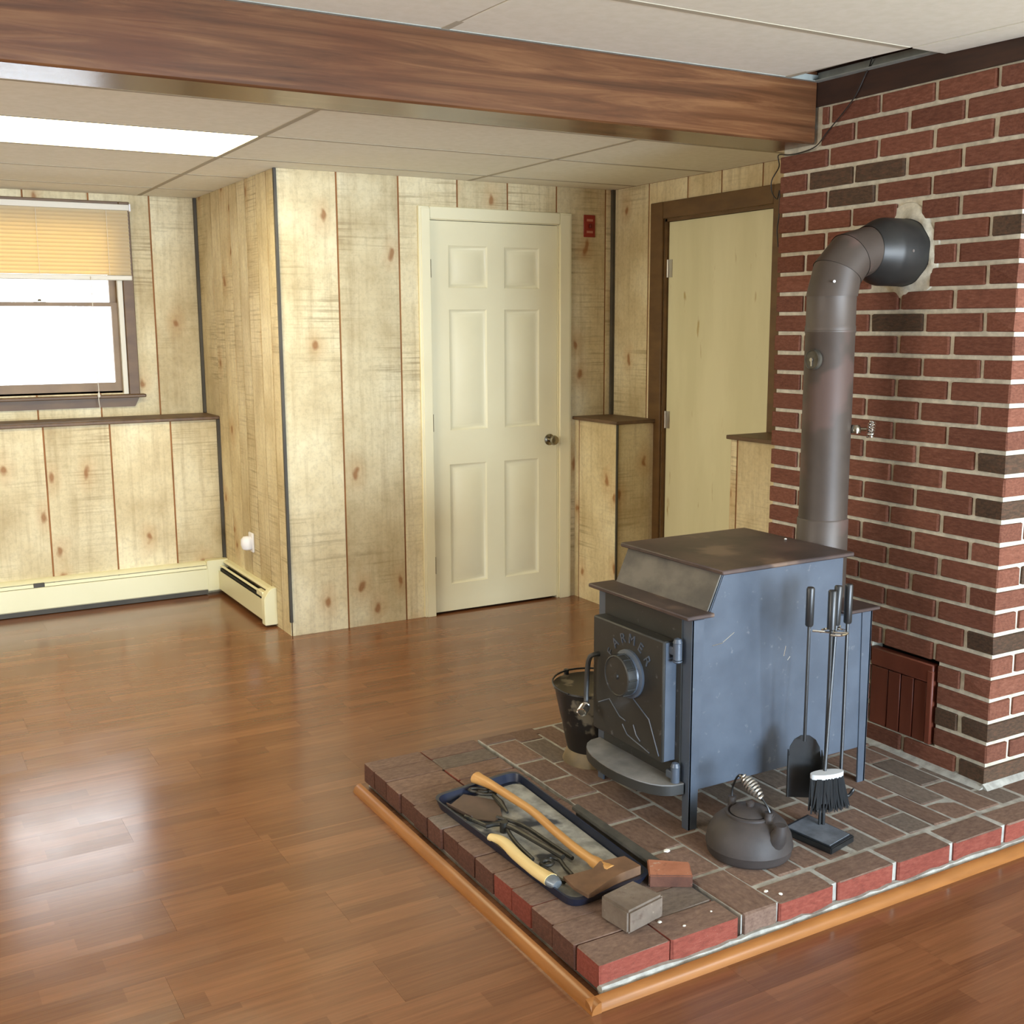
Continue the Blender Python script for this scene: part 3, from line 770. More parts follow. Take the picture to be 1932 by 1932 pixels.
# ------------------------------------------------------------------ fireplace tool set
tx, ty = 2.262, 2.170
ts = thing('tool_stand', (tx, ty, ZH), 'black fireplace tool stand with rectangular base standing beside the kettle', 'tool stand')
ax = Vector((.955, -.30, 0)).normalized(); ay = Vector((.05, 1, 0)).normalized()
P4 = [Vector((2.156, 2.222, 0)), Vector((2.280, 2.248, 0)), Vector((2.292, 2.078, 0)), Vector((2.178, 2.052, 0))]
bm = BM(); prism(bm, [p+Vector((0, 0, ZH)) for p in P4], (0, 0, .020), .003); tb = obj('base', bm, 'wrought', ts)
cc = sum(P4, Vector())/4
bm = BM(); prism(bm, [cc+(p-cc)*.86+Vector((0, 0, ZH+.0195)) for p in P4], (0, 0, .0025)); obj('base_top', bm, 'basetop', tb)
px, py = 2.266, 2.172
ZB = ZH+.02
bm = BM(); tube(bm, [(px-.010, py+.004, ZB), (px-.010, py+.004, ZB+.09)], .004, 8); tube(bm, [(px, py, ZB), (px, py, .700)], .0055, 10); obj('post', bm, 'wrought', ts)
bm = BM(); lathe(bm, [(.0085, .675), (.0125, .678), (.0125, .785), (.010, .788)], (px, py, 0), 'z', 14); obj('finial_grip', bm, 'wrought', ts)
hc = Vector((px, py, .668))
bm = BM(); rp = []
for k in range(25):
    a = -2.6+k*5.2/24; rp.append(hc+Vector((math.cos(a)*.036+.01, math.sin(a)*.036, 0)))
tube(bm, rp, .0035, 6); tube(bm, [hc+Vector((-.042, .03, .004)), hc, hc+Vector((.052, .018, .006))], .0035, 6); tube(bm, [hc, hc+Vector((.03, -.035, .002))], .003, 6)
obj('hook_ring', bm, 'chrome', ts, label='bright chrome scroll ring')
def ftool(name, label, cat, top, foot, grip_r=.0115, bend=None):
    t = thing(name, (foot[0], foot[1], foot[2]), label, cat)
    top, foot = Vector(top), Vector(foot); d = (foot-top).normalized(); ge = top+d*.112
    bm = BM(); tube(bm, [top, top+d*.004, ge-d*.004, ge], [grip_r*.8, grip_r, grip_r, grip_r*.8], 14); obj('grip', bm, 'wrought', t)
    bm = BM(); tube(bm, [ge, foot] if not bend else [ge, *bend, foot], .0048, 8); obj('shaft', bm, 'wrought', t)
    return t
t = ftool('shovel', 'black fireplace shovel hanging leftmost on the tool stand', 'shovel', (px-.064, py+.020, .800), (px-.040, py+.045, .345))
bm = BM(); sc = Vector((px-.022, py+.060, .30)); n1 = Vector((.82, -.57, 0)); n2 = Vector((.57, .82, 0))
pp = []
for a, h in ((-.012, .052), (-.030, .040), (-.042, .018), (-.047, -.02), (-.047, -.135), (.047, -.135), (.047, -.02), (.042, .018), (.030, .040), (.012, .052)): pp.append(sc+n1*a+Vector((0, 0, h)))
prism(bm, pp, n2*.004)
for s in (-1, 1): prism(bm, [sc+n1*.046*s+Vector((0, 0, h)) for h in (-.135, .01)]+[sc+n1*.046*s-n2*.022+Vector((0, 0, h)) for h in (0, -.125)], n1*.003*s)
obj('scoop', bm, 'wrought', t)
t = ftool('brush', 'black hearth brush with shiny flat head hanging on the tool stand', 'brush', (px+.028, py+.006, .797), (px-.014, py-.012, .268))
bc = Vector((px-.016, py-.022, .268)); d1 = Vector((.86, -.20, 0)).normalized(); d2 = Vector((.2, .86, 0)).normalized()
bm = BM(); prism(bm, [bc+d1*math.cos(a)*.052+d2*math.sin(a)*.020+Vector((0, 0, -.012)) for a in [2*math.pi*k/24 for k in range(24)]], (0, 0, .014)); obj('head', bm, 'head_glare', t)
bm = BM(); tt = bmesh.new(); random.seed(11)
prism(bm, [bc+d1*math.cos(a)*.048+d2*math.sin(a)*.017+Vector((0, 0, -.085)) for a in [2*math.pi*k/20 for k in range(20)]], (0, 0, .074))
for k in range(220):
    a = random.uniform(0, 2*math.pi); rr = math.sqrt(random.random()); p = bc+d1*math.cos(a)*rr*.050+d2*math.sin(a)*rr*.019
    sw = d1*(random.uniform(-.004, .020)+.012*math.cos(a))+d2*random.uniform(-.006, .006)
    tube(bm, [p+Vector((0, 0, -.010)), p+sw*.4+Vector((0, 0, -.055)), p+sw+Vector((0, 0, -.096-random.uniform(0, .02)))], [.0042, .0042, .0015], 4)
tt.free()
obj('bristles', bm, 'bristle', t, kind='stuff')
t = ftool('poker', 'black fireplace poker with hooked tip hanging rightmost on the tool stand', 'poker', (px+.066, py+.004, .797), (px+.052, py-.010, .21))
q = Vector((px+.052, py-.010, .21))
bm = BM(); tube(bm, smooth_path([q, q+Vector((.0, 0, -.03)), q+Vector((.003, -.004, -.062))], 4), [.0048]*8+[.002], 8); tube(bm, smooth_path([q+Vector((0, 0, -.025)), q+Vector((.022, -.012, -.030)), q+Vector((.035, -.019, -.008))], 4), [.005]*8+[.002], 8)
obj('hook', bm, 'wrought', t)

# ------------------------------------------------------------------ bucket
bk = thing('bucket', (2.005, 2.960, ZH), 'old black coal bucket with worn paint behind the stove corner', 'bucket')
bc = Vector((2.005, 2.960, ZH))
bm = BM(); lathe(bm, [(.075, .040), (.085, .042), (.112, .170), (.129, .252), (.135, .256), (.134, .262), (.127, .260)], bc, 'z', 40); obj('body', bm, 'bucket', bk)
bm = BM(); lathe(bm, [(.126, .259), (.110, .170), (.082, .050), (.0001, .048)], bc, 'z', 40, caps=False); obj('lining', bm, 'bucketin', bk)
bm = BM(); lathe(bm, [(.100, 0), (.102, .006), (.086, .045), (.080, .052), (.07, .050)], bc, 'z', 40); obj('foot_ring', bm, 'bucketbase', bk)
bm = BM(); pts = []
for k in range(17):
    a = math.radians(20+k*10); pts.append(bc+Vector((-math.cos(a)*.139*.6-.01, .139*math.sin(a)*.9+.02*0, .302+.012*math.sin(a))))
tube(bm, [bc+Vector((-.135*math.cos(math.radians(a)), .135*math.sin(math.radians(a)), .264+.010*math.sin(math.radians(a*1.0)))) for a in range(-20, 161, 9)], .0032, 6)
lathe(bm, [(.009, -.006), (.009, .012)], bc+Vector((-.02, .135, .266)), 'z', 8)
obj('bail', bm, 'wrought', bk)

# ------------------------------------------------------------------ tray and the tools in it
TC = [Vector((1.378, 2.905, 0)), Vector((1.700, 2.955, 0)), Vector((1.664, 2.170, 0)), Vector((1.404, 2.150, 0))]
def rounded(P, r, n=5):
    out = []
    for i in range(len(P)):
        p, a, b = P[i], P[i-1], P[(i+1) % len(P)]
        u = (a-p).normalized()*r; w = (b-p).normalized()*r
        for k in range(n+1):
            t = k/n; out.append(p+u*(1-t)**2+w*t**2)
    return out
ZT = ZH+.002
tr = thing('boot_tray', (1.535, 2.55, ZT), 'dark blue metal tray with rounded corners full of ash and tools on loose bricks', 'tray')
cc = sum(TC, Vector())/4
o_ = rounded(TC, .045); i_ = [cc+(p-cc)*.965 for p in o_]; ib = [cc+(p-cc)*.93 for p in o_]; ob = [cc+(p-cc)*.955 for p in o_]
bm = BM(); n = len(o_)
R0 = [bm.verts.new((p.x, p.y, ZT)) for p in ob]; R1 = [bm.verts.new((p.x, p.y, ZT+.026)) for p in o_]
R2 = [bm.verts.new((p.x, p.y, ZT+.026)) for p in i_]; R3 = [bm.verts.new((p.x, p.y, ZT+.004)) for p in ib]
for A, B in ((R0, R1), (R1, R2), (R2, R3)):
    for k in range(n): bm.faces.new((A[k], A[(k+1) % n], B[(k+1) % n], B[k]))
bm.faces.new(R0[::-1]); bm.faces.new(R3)
obj('tray_pan', bm, 'tray', tr)
bm = BM(); prism(bm, [Vector((p.x, p.y, ZT+.0045)) for p in [cc+(p-cc)*.90+Vector((.0, -.012, 0)) for p in o_]], (0, 0, .002)); obj('ash', bm, 'ash', tr)
ZA = ZT+.008
# axe
axe = thing('axe', (1.555, 2.3, ZA), 'long axe with varnished wooden handle and rusty head lying across the blue tray', 'axe')
hp = [(1.540, 2.918, ZT+.046), (1.556, 2.84, ZT+.044), (1.566, 2.72, ZT+.042), (1.570, 2.62, ZT+.041), (1.562, 2.50, ZT+.038), (1.556, 2.38, ZT+.036), (1.560, 2.27, ZT+.034), (1.566, 2.225, ZT+.034)]
sp_ = smooth_path(hp, 5); k_ = len(sp_)
bm = BM(); tube(bm, sp_, [.017+.006*max(0, 1-i/6)-.0035*math.sin(math.pi*i/k_)+(.004 if i > k_-8 else 0) for i in range(k_)], 12, True, (1.0, .78)); obj('handle', bm, 'handlewood', axe)
hd_ = [(1.556, 2.262), (1.629, 2.253), (1.634, 2.188), (1.565, 2.180), (1.520, 2.168), (1.445, 2.150), (1.437, 2.200), (1.443, 2.262), (1.482, 2.250), (1.520, 2.240)]
bm = BM(); t = bmesh.new()
top = []; bot = []
for x, y in hd_:
    th = .004+.013*min(1, max(0, (x-1.44)/.09)); top.append(t.verts.new((x, y, ZT+.032+th))); bot.append(t.verts.new((x, y, ZT+.032-th)))
t.faces.new(top[::-1]); t.faces.new(bot); m_ = len(top)
for k in range(m_): t.faces.new((top[k], top[(k+1) % m_], bot[(k+1) % m_], bot[k]))
bmesh.ops.recalc_face_normals(t, faces=t.faces[:]); merge(bm, t); obj('head', bm, 'rust', axe)
# hatchet
ht = thing('hatchet', (1.40, 2.42, ZA), 'short hatchet with pale curved wooden handle by the front rim of the tray', 'hatchet')
sp_ = smooth_path([(1.398, 2.570, ZA+.020), (1.412, 2.52, ZA+.022), (1.405, 2.43, ZA+.022), (1.404, 2.345, ZA+.022), (1.412, 2.272, ZA+.022)], 5); k_ = len(sp_)
bm = BM(); tube(bm, sp_, [.011+.004*math.sin(math.pi*min(1, i/6)/2)+.005*max(0, (i-k_+7)/7) for i in range(k_)], 12, True, (1.15, .85)); obj('handle', bm, 'palewood', ht)
bm = BM(); tube(bm, [(1.411, 2.280, ZA+.022), (1.413, 2.262, ZA+.021), (1.416, 2.246, ZA+.019)], [.0175, .0185, .013], 12, True, (1.15, .85)); obj('ferrule', bm, 'dullmetal', ht, label='grey metal end')
# ash scoop
sc_ = thing('ash_shovel', (1.47, 2.78, ZA), 'rusty flat ash shovel blade at the far end of the tray', 'shovel')
bm = BM(); bl_ = [(1.398, 2.830), (1.478, 2.885), (1.548, 2.790), (1.505, 2.690), (1.470, 2.672), (1.420, 2.715)]
prism(bm, [(x, y, ZA+.006) for x, y in bl_], (0, 0, .004), .001); prism(bm, [(1.398, 2.830, ZA+.006), (1.420, 2.715, ZA+.006), (1.414, 2.713, ZA+.022), (1.392, 2.830, ZA+.022)], (.003, 0, 0)); obj('blade', bm, 'rustdark', sc_)
bm = BM(); tube(bm, smooth_path([(1.487, 2.690, ZA+.010), (1.520, 2.60, ZA+.013), (1.530, 2.46, ZA+.012), (1.535, 2.36, ZA+.012)], 4), .006, 8); obj('shaft', bm, 'darksteel', sc_)
# tongs
tg = thing('tongs', (1.47, 2.5, ZA), 'black steel fire tongs with two open arms lying in the middle of the tray', 'tongs')
bm = BM(); tube(bm, smooth_path([(1.428, 2.650, ZA+.012), (1.470, 2.618, ZA+.020), (1.488, 2.49, ZA+.024), (1.506, 2.362, ZA+.022)], 5), .0075, 8); obj('arm', bm, 'darksteel', tg)
bm = BM(); tube(bm, smooth_path([(1.500, 2.660, ZA+.010), (1.470, 2.60, ZA+.013), (1.450, 2.51, ZA+.011), (1.442, 2.412, ZA+.010)], 5), .006, 8); obj('arm', bm, 'darksteel', tg)
bm = BM(); lathe(bm, [(.012, 0), (.012, .030)], (1.468, 2.615, ZA), 'z', 12); obj('rivet', bm, 'darksteel', tg)
bm = BM()
for k in range(6): prism(bm, [(1.412+k*.004, 2.725-k*.013, ZA+.008), (1.404+k*.004, 2.722-k*.013, ZA+.008), (1.411+k*.004, 2.716-k*.013, ZA+.008)], (0, 0, .008))
tube(bm, [(1.432, 2.645, ZA+.012), (1.408, 2.740, ZA+.011)], .006, 8); obj('jaw', bm, 'darksteel', tg)
# black clamp loops
cl = thing('shears', (1.525, 2.80, ZA), 'black iron shears with two loops half hidden under the axe handle', 'shears')
for q0, q1 in (((1.500, 2.888), (1.548, 2.850)), ((1.512, 2.860), (1.556, 2.822))):
    bm = BM(); a, b = Vector((*q0, ZA+.018)), Vector((*q1, ZA+.018)); c = (a+b)/2; u = (b-a)/2; w = Vector((-u.y, u.x, 0))*.45
    tube(bm, [c+u*math.cos(k*2*math.pi/20)+w*math.sin(k*2*math.pi/20) for k in range(21)], .0045, 6); obj('loop', bm, 'darksteel', cl)
bm = BM(); tube(bm, [(1.548, 2.835, ZA+.016), (1.540, 2.76, ZA+.014), (1.528, 2.70, ZA+.011)], [.006, .010, .004], 8); obj('blades', bm, 'darksteel', cl)
# loose hooks
hk = thing('iron_hook', (1.47, 2.33, ZA), 'bent black iron hook lying between the hatchet and the axe head', 'hook')
bm = BM(); tube(bm, smooth_path([(1.460, 2.385, ZA+.010), (1.485, 2.392, ZA+.012), (1.500, 2.372, ZA+.012), (1.492, 2.33, ZA+.010), (1.488, 2.288, ZA+.008)], 5), .006, 8); obj('rod', bm, 'darksteel', hk)
bm = BM(); c = Vector((1.462, 2.372, ZA+.012)); tube(bm, [c+Vector((.018*math.cos(k*.4), .014*math.sin(k*.4), 0)) for k in range(16)], .005, 6); obj('eye', bm, 'darksteel', hk)
bm = BM(); tube(bm, smooth_path([(1.428, 2.372, ZA+.008), (1.447, 2.345, ZA+.009), (1.446, 2.300, ZA+.008), (1.452, 2.268, ZA+.007)], 4), .0055, 8)
obj('iron_rod', bm, 'darksteel', None, 'short wavy black rod beside the hatchet end in the tray', 'rod')
bm = BM(); prism(bm, [(1.699, 2.618, ZT+.020), (1.727, 2.627, ZT+.020), (1.722, 2.210, ZT+.020), (1.714, 2.196, ZT+.020), (1.694, 2.196, ZT+.020), (1.686, 2.206, ZT+.020)], (0, 0, .010), .002)
prism(bm, [(1.703, 2.60, ZH+.0005), (1.718, 2.60, ZH+.0005), (1.714, 2.22, ZH+.0005), (1.696, 2.22, ZH+.0005)], (0, 0, ZT+.0205-ZH))
obj('steel_bar', bm, 'barsteel', None, 'flat dark steel bar lying along the right rim of the tray', 'bar')

# loose bricks and crumbs on the hearth
gb = BM(); prism(gb, [(1.446, 2.098, ZH+.002), (1.560, 2.122, ZH+.002), (1.582, 2.022, ZH+.002), (1.458, 1.997, ZH+.002)], (0, 0, .060), .006)
obj('half_brick', gb, 'greybrick', None, 'loose grey half brick with pale broken end at the near tray corner', 'brick')
rb = BM(); prism(rb, [(1.690, 2.236, ZH+.001), (1.776, 2.166, ZH+.001), (1.735, 2.100, ZH+.001), (1.640, 2.160, ZH+.001)], (0, 0, .034), .003)
rp_ = obj('brick_piece', rb, ['hside_shade', 'redtop'], None, 'small flat red brick piece lying behind the grey half brick', 'brick')
for p in rp_.data.polygons:
    if p.normal.z > .5: p.material_index = 1
for i, (x, y, s) in enumerate(((1.803, 2.296, .009), (1.897, 2.207, .005), (1.884, 1.990, .006), (1.907, 1.961, .006), (1.558, 2.008, .006), (1.60, 1.965, .004), (2.568, 2.386, .006), (1.700, 1.985, .003), (2.50, 2.607, .005))):
    cl_ = ['largest white plaster crumb, beside the end of the flat steel bar', 'white plaster crumb on the brick left of the kettle', 'left one of two white crumbs on the front edge brick', 'right one of two white crumbs on the front edge brick', 'white plaster crumb just in front of the grey half brick', 'small white crumb nearest the front edge before the half brick', 'white plaster crumb on the hearth behind the tool stand', 'tiniest white speck on the second front corner brick', 'small white spot on the stove top near the pipe'][i]
    zc_ = .8362 if i == 8 else ZH+.001  # the last one is a small white spot set on the stove top
    bm = BM(); t = bmesh.new(); bmesh.ops.create_icosphere(t, subdivisions=1, radius=s)
    for v in t.verts: v.co = Vector((v.co.x*random.uniform(.8, 1.4)+x, v.co.y*random.uniform(.7, 1.2)+y, max(0, v.co.z*.5+s*.4)+zc_))
    merge(bm, t); obj('plaster_crumb', bm, 'plaster', None, cl_, 'crumb', 'white plaster crumbs')

# ------------------------------------------------------------------ white six-panel door
d1 = thing('door_1', (2.9, YD, 0), kind='structure')
def casing(bm, x0, x1, y0, y1, z0, z1): box(bm, x0, x1, y0, y1, z0, z1, .004)
for a, b, c, d in ((2.449, 2.511, 0, 2.104), (3.282, 3.356, 0, 2.104)):
    bm = BM(); box(bm, a, b, YD-.017, YD, c, d, .004); box(bm, a+.012 if a < 3 else a, b if a < 3 else b-.012, YD-.021, YD-.016, c, d-.01, .002); obj('casing', bm, 'whitepaint', d1)
bm = BM(); box(bm, 2.5105, 3.2825, YD-.017, YD, 2.042, 2.104, .004); obj('casing', bm, 'whitepaint', d1)
bm = BM(); box(bm, 2.511, 2.517, YD, YD+.10, 0, 2.042); box(bm, 3.276, 3.282, YD, YD+.10, 0, 2.042); box(bm, 2.511, 3.282, YD, YD+.10, 2.040, 2.05); obj('jamb', bm, 'whitepaint', d1)
bm = BM(); box(bm, 2.511, 3.282, YD+.06, YD+.10, 0, 2.05); obj('shadow_back', bm, 'black', d1)
sl = BM()
PAN = [(2.622, 2.848, 1.706, 1.917), (2.948, 3.162, 1.706, 1.917), (2.622, 2.842, .976, 1.597), (2.947, 3.161, .976, 1.597), (2.614, 2.834, .158, .798), (2.942, 3.158, .158, .798)]
DX0, DX1, DZ0, DZ1 = 2.5185, 3.2745, .012, 2.037
for p, q, s, e in rects(DX0, DX1, DZ0, DZ1, PAN): box(sl, p, q, YD+.004, YD+.038, s, e)
obj('door_slab', sl, 'whitepaint', d1)
for a, b, c, d in PAN:
    bm = BM(); rings = []
    for off, dep in ((0, .004), (.010, .013), (.022, .013), (.040, .006)):
        rings.append([bm.verts.new(v) for v in ((a+off, YD+dep, c+off), (b-off, YD+dep, c+off), (b-off, YD+dep, d-off), (a+off, YD+dep, d-off))])
    for r0, r1 in zip(rings, rings[1:]):
        for k in range(4): bm.faces.new((r0[k], r0[(k+1) % 4], r1[(k+1) % 4], r1[k]))
    bm.faces.new(rings[-1]); obj('door_panel', bm, 'whitepaint', d1)
bm = BM(); kk = Vector((3.226, YD+.004, .896)); lathe(bm, [(.031, 0), (.031, -.005), (.014, -.010), (.012, -.030), (.022, -.038), (.027, -.052), (.022, -.064), (.0001, -.068)], kk, 'y', 28); obj('knob', bm, 'nickel', d1)
for z in (1.80, 1.02, .27):
    bm = BM(); lathe(bm, [(.006, -.045), (.006, .045)], (2.5165, YD-.001, z), 'z', 10); obj('hinge', bm, 'nickel', d1)

# ------------------------------------------------------------------ brown-framed door on the right
d2 = thing('door_2', (XR, 4.34, 0), kind='structure')
bm = BM(); box(bm, XR-.016, XR, 4.743, 4.848, 0, 2.135, .003); obj('casing', bm, 'trim', d2)
bm = BM(); box(bm, XR-.016, XR, 3.86, 3.930, 0, 2.135, .003); obj('casing', bm, 'trim', d2)
bm = BM(); box(bm, XR-.016, XR, 3.9305, 4.7425, 2.050, 2.135, .003); obj('casing', bm, 'trim', d2)
bm = BM(); box(bm, XR, XR+.08, 4.725, 4.743, 0, 2.05); box(bm, XR, XR+.08, 3.93, 3.945, 0, 2.05); box(bm, XR, XR+.08, 3.93, 4.743, 2.035, 2.05); obj('jamb', bm, 'trim', d2)
bm = BM(); box(bm, XR+.012, XR+.05, 3.947, 4.722, .012, 2.033, .001); obj('door_slab', bm, 'slab2', d2)
bm = BM(); box(bm, XR+.06, XR+.08, 3.94, 4.73, 0, 2.04); obj('shadow_back', bm, 'black', d2)
for z in (1.80, 1.02, .25):
    bm = BM(); lathe(bm, [(.006, -.045), (.006, .045)], (XR+.006, 4.722, z), 'z', 10); box(bm, XR+.009, XR+.0125, 4.690, 4.722, z-.045, z+.045); obj('hinge', bm, 'coil', d2)

# ------------------------------------------------------------------ window, blind
w1 = thing('window_1', (.86, YW, 1.1), kind='structure')
bm = BM(); box(bm, 1.294, 1.352, YW-.018, YW, 1.137, 2.20, .003); obj('casing', bm, 'trim', w1)
bm = BM(); box(bm, .368, .426, YW-.018, YW, 1.137, 2.20, .003); obj('casing', bm, 'trim', w1)
bm = BM(); box(bm, .4265, 1.2935, YW-.018, YW, 2.125, 2.20, .003); obj('casing', bm, 'trim', w1)
bm = BM(); box(bm, .34, 1.378, YW-.055, YW+.03, 1.124, 1.142, .004); obj('stool', bm, 'trim', w1)
bm = BM(); prism(bm, [(.372, YW-.016, 1.124), (1.348, YW-.016, 1.124), (1.322, YW-.016, 1.072), (.398, YW-.016, 1.072)], (0, .016, 0), .002); obj('apron', bm, 'trim', w1)
bm = BM()
for a, b in ((1.292, 1.304), (.416, .428)): box(bm, a, b, YW, YW+.10, 1.142, 2.14)
box(bm, .42, 1.30, YW, YW+.10, 2.125, 2.14); box(bm, .42, 1.30, YW+.03, YW+.10, 1.14, 1.16); obj('jamb', bm, 'trim', w1)
bm = BM(); box(bm, 1.266, 1.2915, YW-.006, YW+.028, 1.144, 2.125); box(bm, .4285, .454, YW-.006, YW+.028, 1.144, 2.125); obj('jamb_liner', bm, 'liner', w1)
for nm, z0, z1, y0 in (('lower_sash', 1.150, 1.652, YW+.030), ('upper_sash', 1.634, 2.122, YW+.060)):
    bm = BM(); bt_ = .058 if nm == 'lower_sash' else .020; tp = .021 if nm == 'lower_sash' else .045
    box(bm, .433, .485, y0, y0+.028, z0, z1); box(bm, 1.232, 1.287, y0, y0+.028, z0, z1)
    box(bm, .485, 1.232, y0, y0+.028, z0, z0+bt_); box(bm, .485, 1.232, y0, y0+.028, z1-tp, z1)
    s = obj(nm, bm, 'frame', w1)
    bm = BM(); box(bm, .484, 1.233, y0+.012, y0+.016, z0+bt_-.001, z1-tp+.001); obj('pane', bm, 'glass', s)
bm = BM(); box(bm, .83, .89, YW+.026, YW+.046, 1.652, 1.660, .002); lathe(bm, [(.010, 0), (.008, .010)], (.86, YW+.036, 1.66), 'z', 10); obj('sash_lock', bm, 'nickel', w1)
bl_ = thing('window_blind', (.86, YW-.035, 1.79), 'half raised cream mini blind glowing yellow in the window', 'blind')
bm = BM(); box(bm, .378, 1.343, YW-.050, YW-.020, 2.150, 2.182, .002); obj('headrail', bm, 'railwhite', bl_)
bm = BM(); box(bm, .378, 1.340, YW-.050, YW-.022, 1.772, 1.800, .004); obj('bottom_rail', bm, 'railwhite', bl_)
z = 1.812; smesh = None
while z < 2.150:
    if smesh is None:
        bm = BM(); t_ = math.radians(62); pr_ = []
        for k in range(5):
            u = -.0125+.025*k/4; cr = .0022*(1-(u/.0125)**2); pr_.append((u*math.cos(t_)+cr*math.sin(t_), u*math.sin(t_)-cr*math.cos(t_)))
        prism(bm, [(.380, YW-.036+a, z+b) for a, b in pr_]+[(.380, YW-.0357+a, z+b+.0004) for a, b in pr_[::-1]], (.958, 0, 0)); smesh = obj('slat', bm, 'slat', bl_)
    else:
        o = smesh.copy(); COL.objects.link(o); o.parent = bl_; o.location = smesh.location+Vector((0, 0, z-1.812))
    z += .0205
bm = BM()
for x in (.50, .86, 1.22): tube(bm, [(x, YW-.052, 1.80), (x, YW-.052, 2.15)], .0010, 5)
obj('ladder_cord', bm, 'railwhite', bl_)
bm = BM(); tube(bm, smooth_path([(1.118, YW-.060, 1.79), (1.118, YW-.062, 1.30), (1.120, YW-.064, 1.17), (1.116, YW-.068, 1.12), (1.122, YW-.068, 1.06)], 4), .0022, 6); lathe(bm, [(.004, .02), (.009, .0), (.006, -.008)], (1.119, YW-.066, 1.140), 'z', 10); obj('pull_cord', bm, 'railwhite', bl_)
bm = BM(); box(bm, 1.343, 1.352, YW-.052, YW-.018, 2.146, 2.186, .002); obj('bracket', bm, 'whiteplastic', bl_)
# snowy ground and hedge line outside the window
bm = BM(); box(bm, -14, 16, YW+.3, YW+26, .60, .80); obj('ground', bm, 'paint', kind='structure')

# ------------------------------------------------------------------ baseboard heaters
def heater_profile(bm, plane_pts, d): prism(bm, plane_pts, d)
b1 = thing('baseboard_heater', (.3, YWL-.03, 0), 'long cream baseboard heater under the window wall', 'heater')
HYF = YWL-.062
bm = BM(); prism(bm, [(XL+.02, YWL, .030), (XL+.02, HYF+.006, .030), (XL+.02, HYF, .036), (XL+.02, HYF, .150), (XL+.02, HYF+.004, .152), (XL+.02, HYF+.004, .034), (XL+.02, YWL, .034)], (1.60-XL-.02, 0, 0)); obj('front_cover', bm, 'cream', b1)
bm = BM(); prism(bm, [(XL+.02, YWL, .192), (XL+.02, YWL-.030, .190), (XL+.02, HYF+.012, .176), (XL+.02, HYF+.014, .172), (XL+.02, YWL-.030, .186), (XL+.02, YWL, .188)], (1.60-XL-.02, 0, 0)); obj('top_hood', bm, 'cream', b1)
bm = BM(); prism(bm, [(XL+.02, HYF+.006, .154), (XL+.02, HYF+.012, .170), (XL+.02, HYF+.015, .169), (XL+.02, HYF+.009, .153)], (1.60-XL-.02, 0, 0)); obj('damper', bm, 'cream', b1)
bm = BM(); box(bm, XL+.02, 1.60, YWL-.045, YWL-.004, .036, .150); obj('fin_core', bm, 'black', b1)
bm = BM(); box(bm, XL+.02, 1.60, HYF+.010, YWL, .004, .029); obj('foot_strip', bm, 'mould', b1)
bm = BM(); box(bm, .68, .735, HYF+.004, HYF+.020, .150, .176, .002); obj('damper_clip', bm, 'mould', b1)
bm = BM(); prism(bm, [(x, YWL-.001, z) for x, z in ((1.598, .024), (1.598, .200), (XC-.002, .200), (XC-.002, .024))], (0, -.066, 0), .004); obj('corner_cover', bm, 'cream', b1)
b2 = thing('baseboard_heater', (XC-.03, 5.9, 0), 'short cream baseboard heater with black slots along the closet side', 'heater')
HXF = XC-.062; Y20, Y21 = 5.47, YWL-.068
bm = BM(); prism(bm, [(XC, Y20, .026), (HXF+.006, Y20, .026), (HXF, Y20, .032), (HXF, Y20, .138), (HXF+.004, Y20, .138), (HXF+.004, Y20, .030), (XC, Y20, .030)], (0, Y21-Y20, 0)); obj('front_cover', bm, 'cream', b2)
bm = BM(); prism(bm, [(XC, Y20, .196), (XC-.026, Y20, .194), (XC-.034, Y20, .184), (XC-.032, Y20, .182), (XC-.026, Y20, .190), (XC, Y20, .192)], (0, Y21-Y20, 0)); obj('top_hood', bm, 'cream', b2)
bm = BM(); prism(bm, [(HXF+.012, Y20+.1, .160), (HXF+.020, Y20+.1, .168), (HXF+.018, Y20+.1, .170), (HXF+.010, Y20+.1, .162)], (0, Y21-Y20-.1, 0)); obj('damper', bm, 'cream', b2)
bm = BM(); box(bm, HXF+.010, XC-.002, Y20+.02, Y21, .032, .150); obj('fin_core', bm, 'black', b2)
bm = BM(); prism(bm, [(XC, Y20, .012), (HXF-.004, Y20, .012), (HXF-.004, Y20, .150), (HXF+.006, Y20, .168), (HXF+.022, Y20, .190), (XC-.022, Y20, .202), (XC, Y20, .204)], (0, -.052, 0), .003); obj('end_cap', bm, 'cream', b2)
bm = BM(); box(bm, HXF+.002, HXF+.03, Y20, Y20+.10, .148, .176, .003); obj('cap_lip', bm, 'cream', b2)

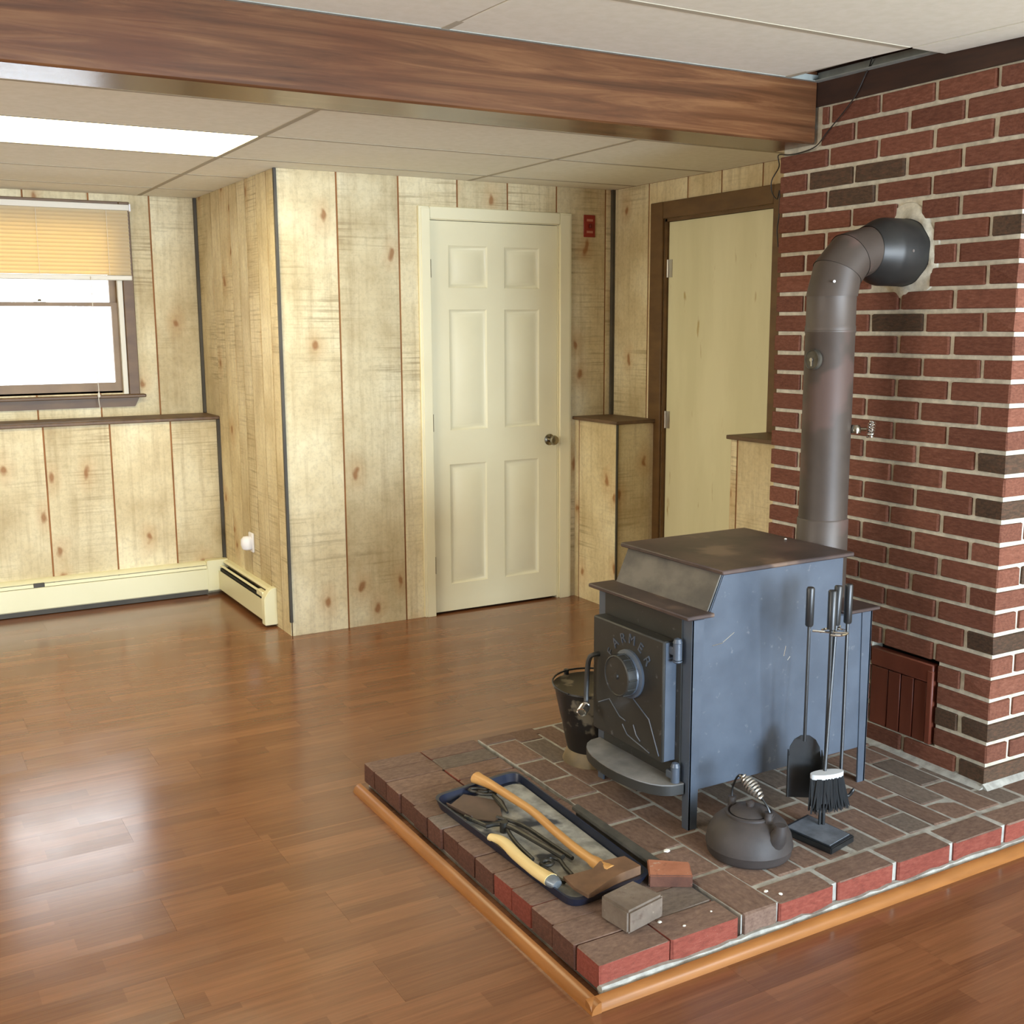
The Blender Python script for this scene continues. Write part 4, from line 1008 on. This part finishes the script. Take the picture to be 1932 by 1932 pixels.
# ------------------------------------------------------------------ small wall things
nl = thing('night_light', (XC-.02, 5.80, .335), 'white plug-in night light low on the closet side', 'night light')
bm = BM(); lathe(bm, [(.010, 0), (.026, .008), (.034, .030), (.032, .060), (.020, .074), (.0001, .078)], (XC-.030, 5.80, .335), 'z', 20); obj('shade', bm, 'whiteplastic', nl)
bm = BM(); box(bm, XC-.012, XC, 5.765, 5.835, .325, .43, .004); obj('outlet_plate', bm, 'whiteplastic', nl)
sw = thing('switch_plate', (3.478, YD, 1.985), 'red emergency switch plate high on the wall beside the white door', 'switch')
bm = BM(); box(bm, 3.441, 3.514, YD-.006, YD, 1.985, 2.102, .002); obj('plate', bm, 'redplate', sw)
bm = BM(); box(bm, 3.472, 3.484, YD-.018, YD-.006, 2.032, 2.056, .002); obj('toggle', bm, 'redtoggle', sw)
bm = BM()
for z in (2.074, 2.012): box(bm, 3.458, 3.498, YD-.0068, YD-.0055, z-.006, z+.006)
obj('label_strip', bm, 'paleprint', sw)
# troffer
lt = thing('ceiling_light', (.765, 4.69, ZC), 'bright fluorescent ceiling panel in the far drop ceiling', 'light')
bm = BM(); box(bm, .134, 1.398, 4.394, 4.986, ZC+.001, ZC+.006); obj('diffuser', bm, 'diffuser', lt)
bm = BM()
for r_ in rects(.125, 1.405, 4.387, 4.993, [(.134, 1.398, 4.394, 4.986)]): box(bm, r_[0], r_[1], r_[2], r_[3], ZC, ZC+.008)
obj('frame', bm, 'lightframe', lt)
# loose cable from the open ceiling slot down the chimney edge
cp = [(2.86, 2.66, 2.40), (2.905, 2.720, 2.345), (2.913, 2.746, 2.318), (2.913, 2.786, 2.257), (2.913, 2.842, 2.207), (2.913, 2.905, 2.160), (2.911, 2.955, 2.118), (2.911, 3.03, 2.106), (2.911, 3.09, 2.106), (2.914, 3.143, 2.112), (2.93, 3.155, 2.075), (2.925, 3.185, 2.03), (2.93, 3.188, 1.99), (2.93, 3.160, 1.962), (2.928, 3.146, 1.99), (2.927, 3.144, 1.90), (2.928, 3.152, 1.855), (2.928, 3.144, 1.79)]
bm = BM(); tube(bm, smooth_path(cp, 5), .0022, 6)
obj('cable', bm, 'cable', None, 'thin dark cable hanging from the ceiling gap down the chimney edge', 'cable')
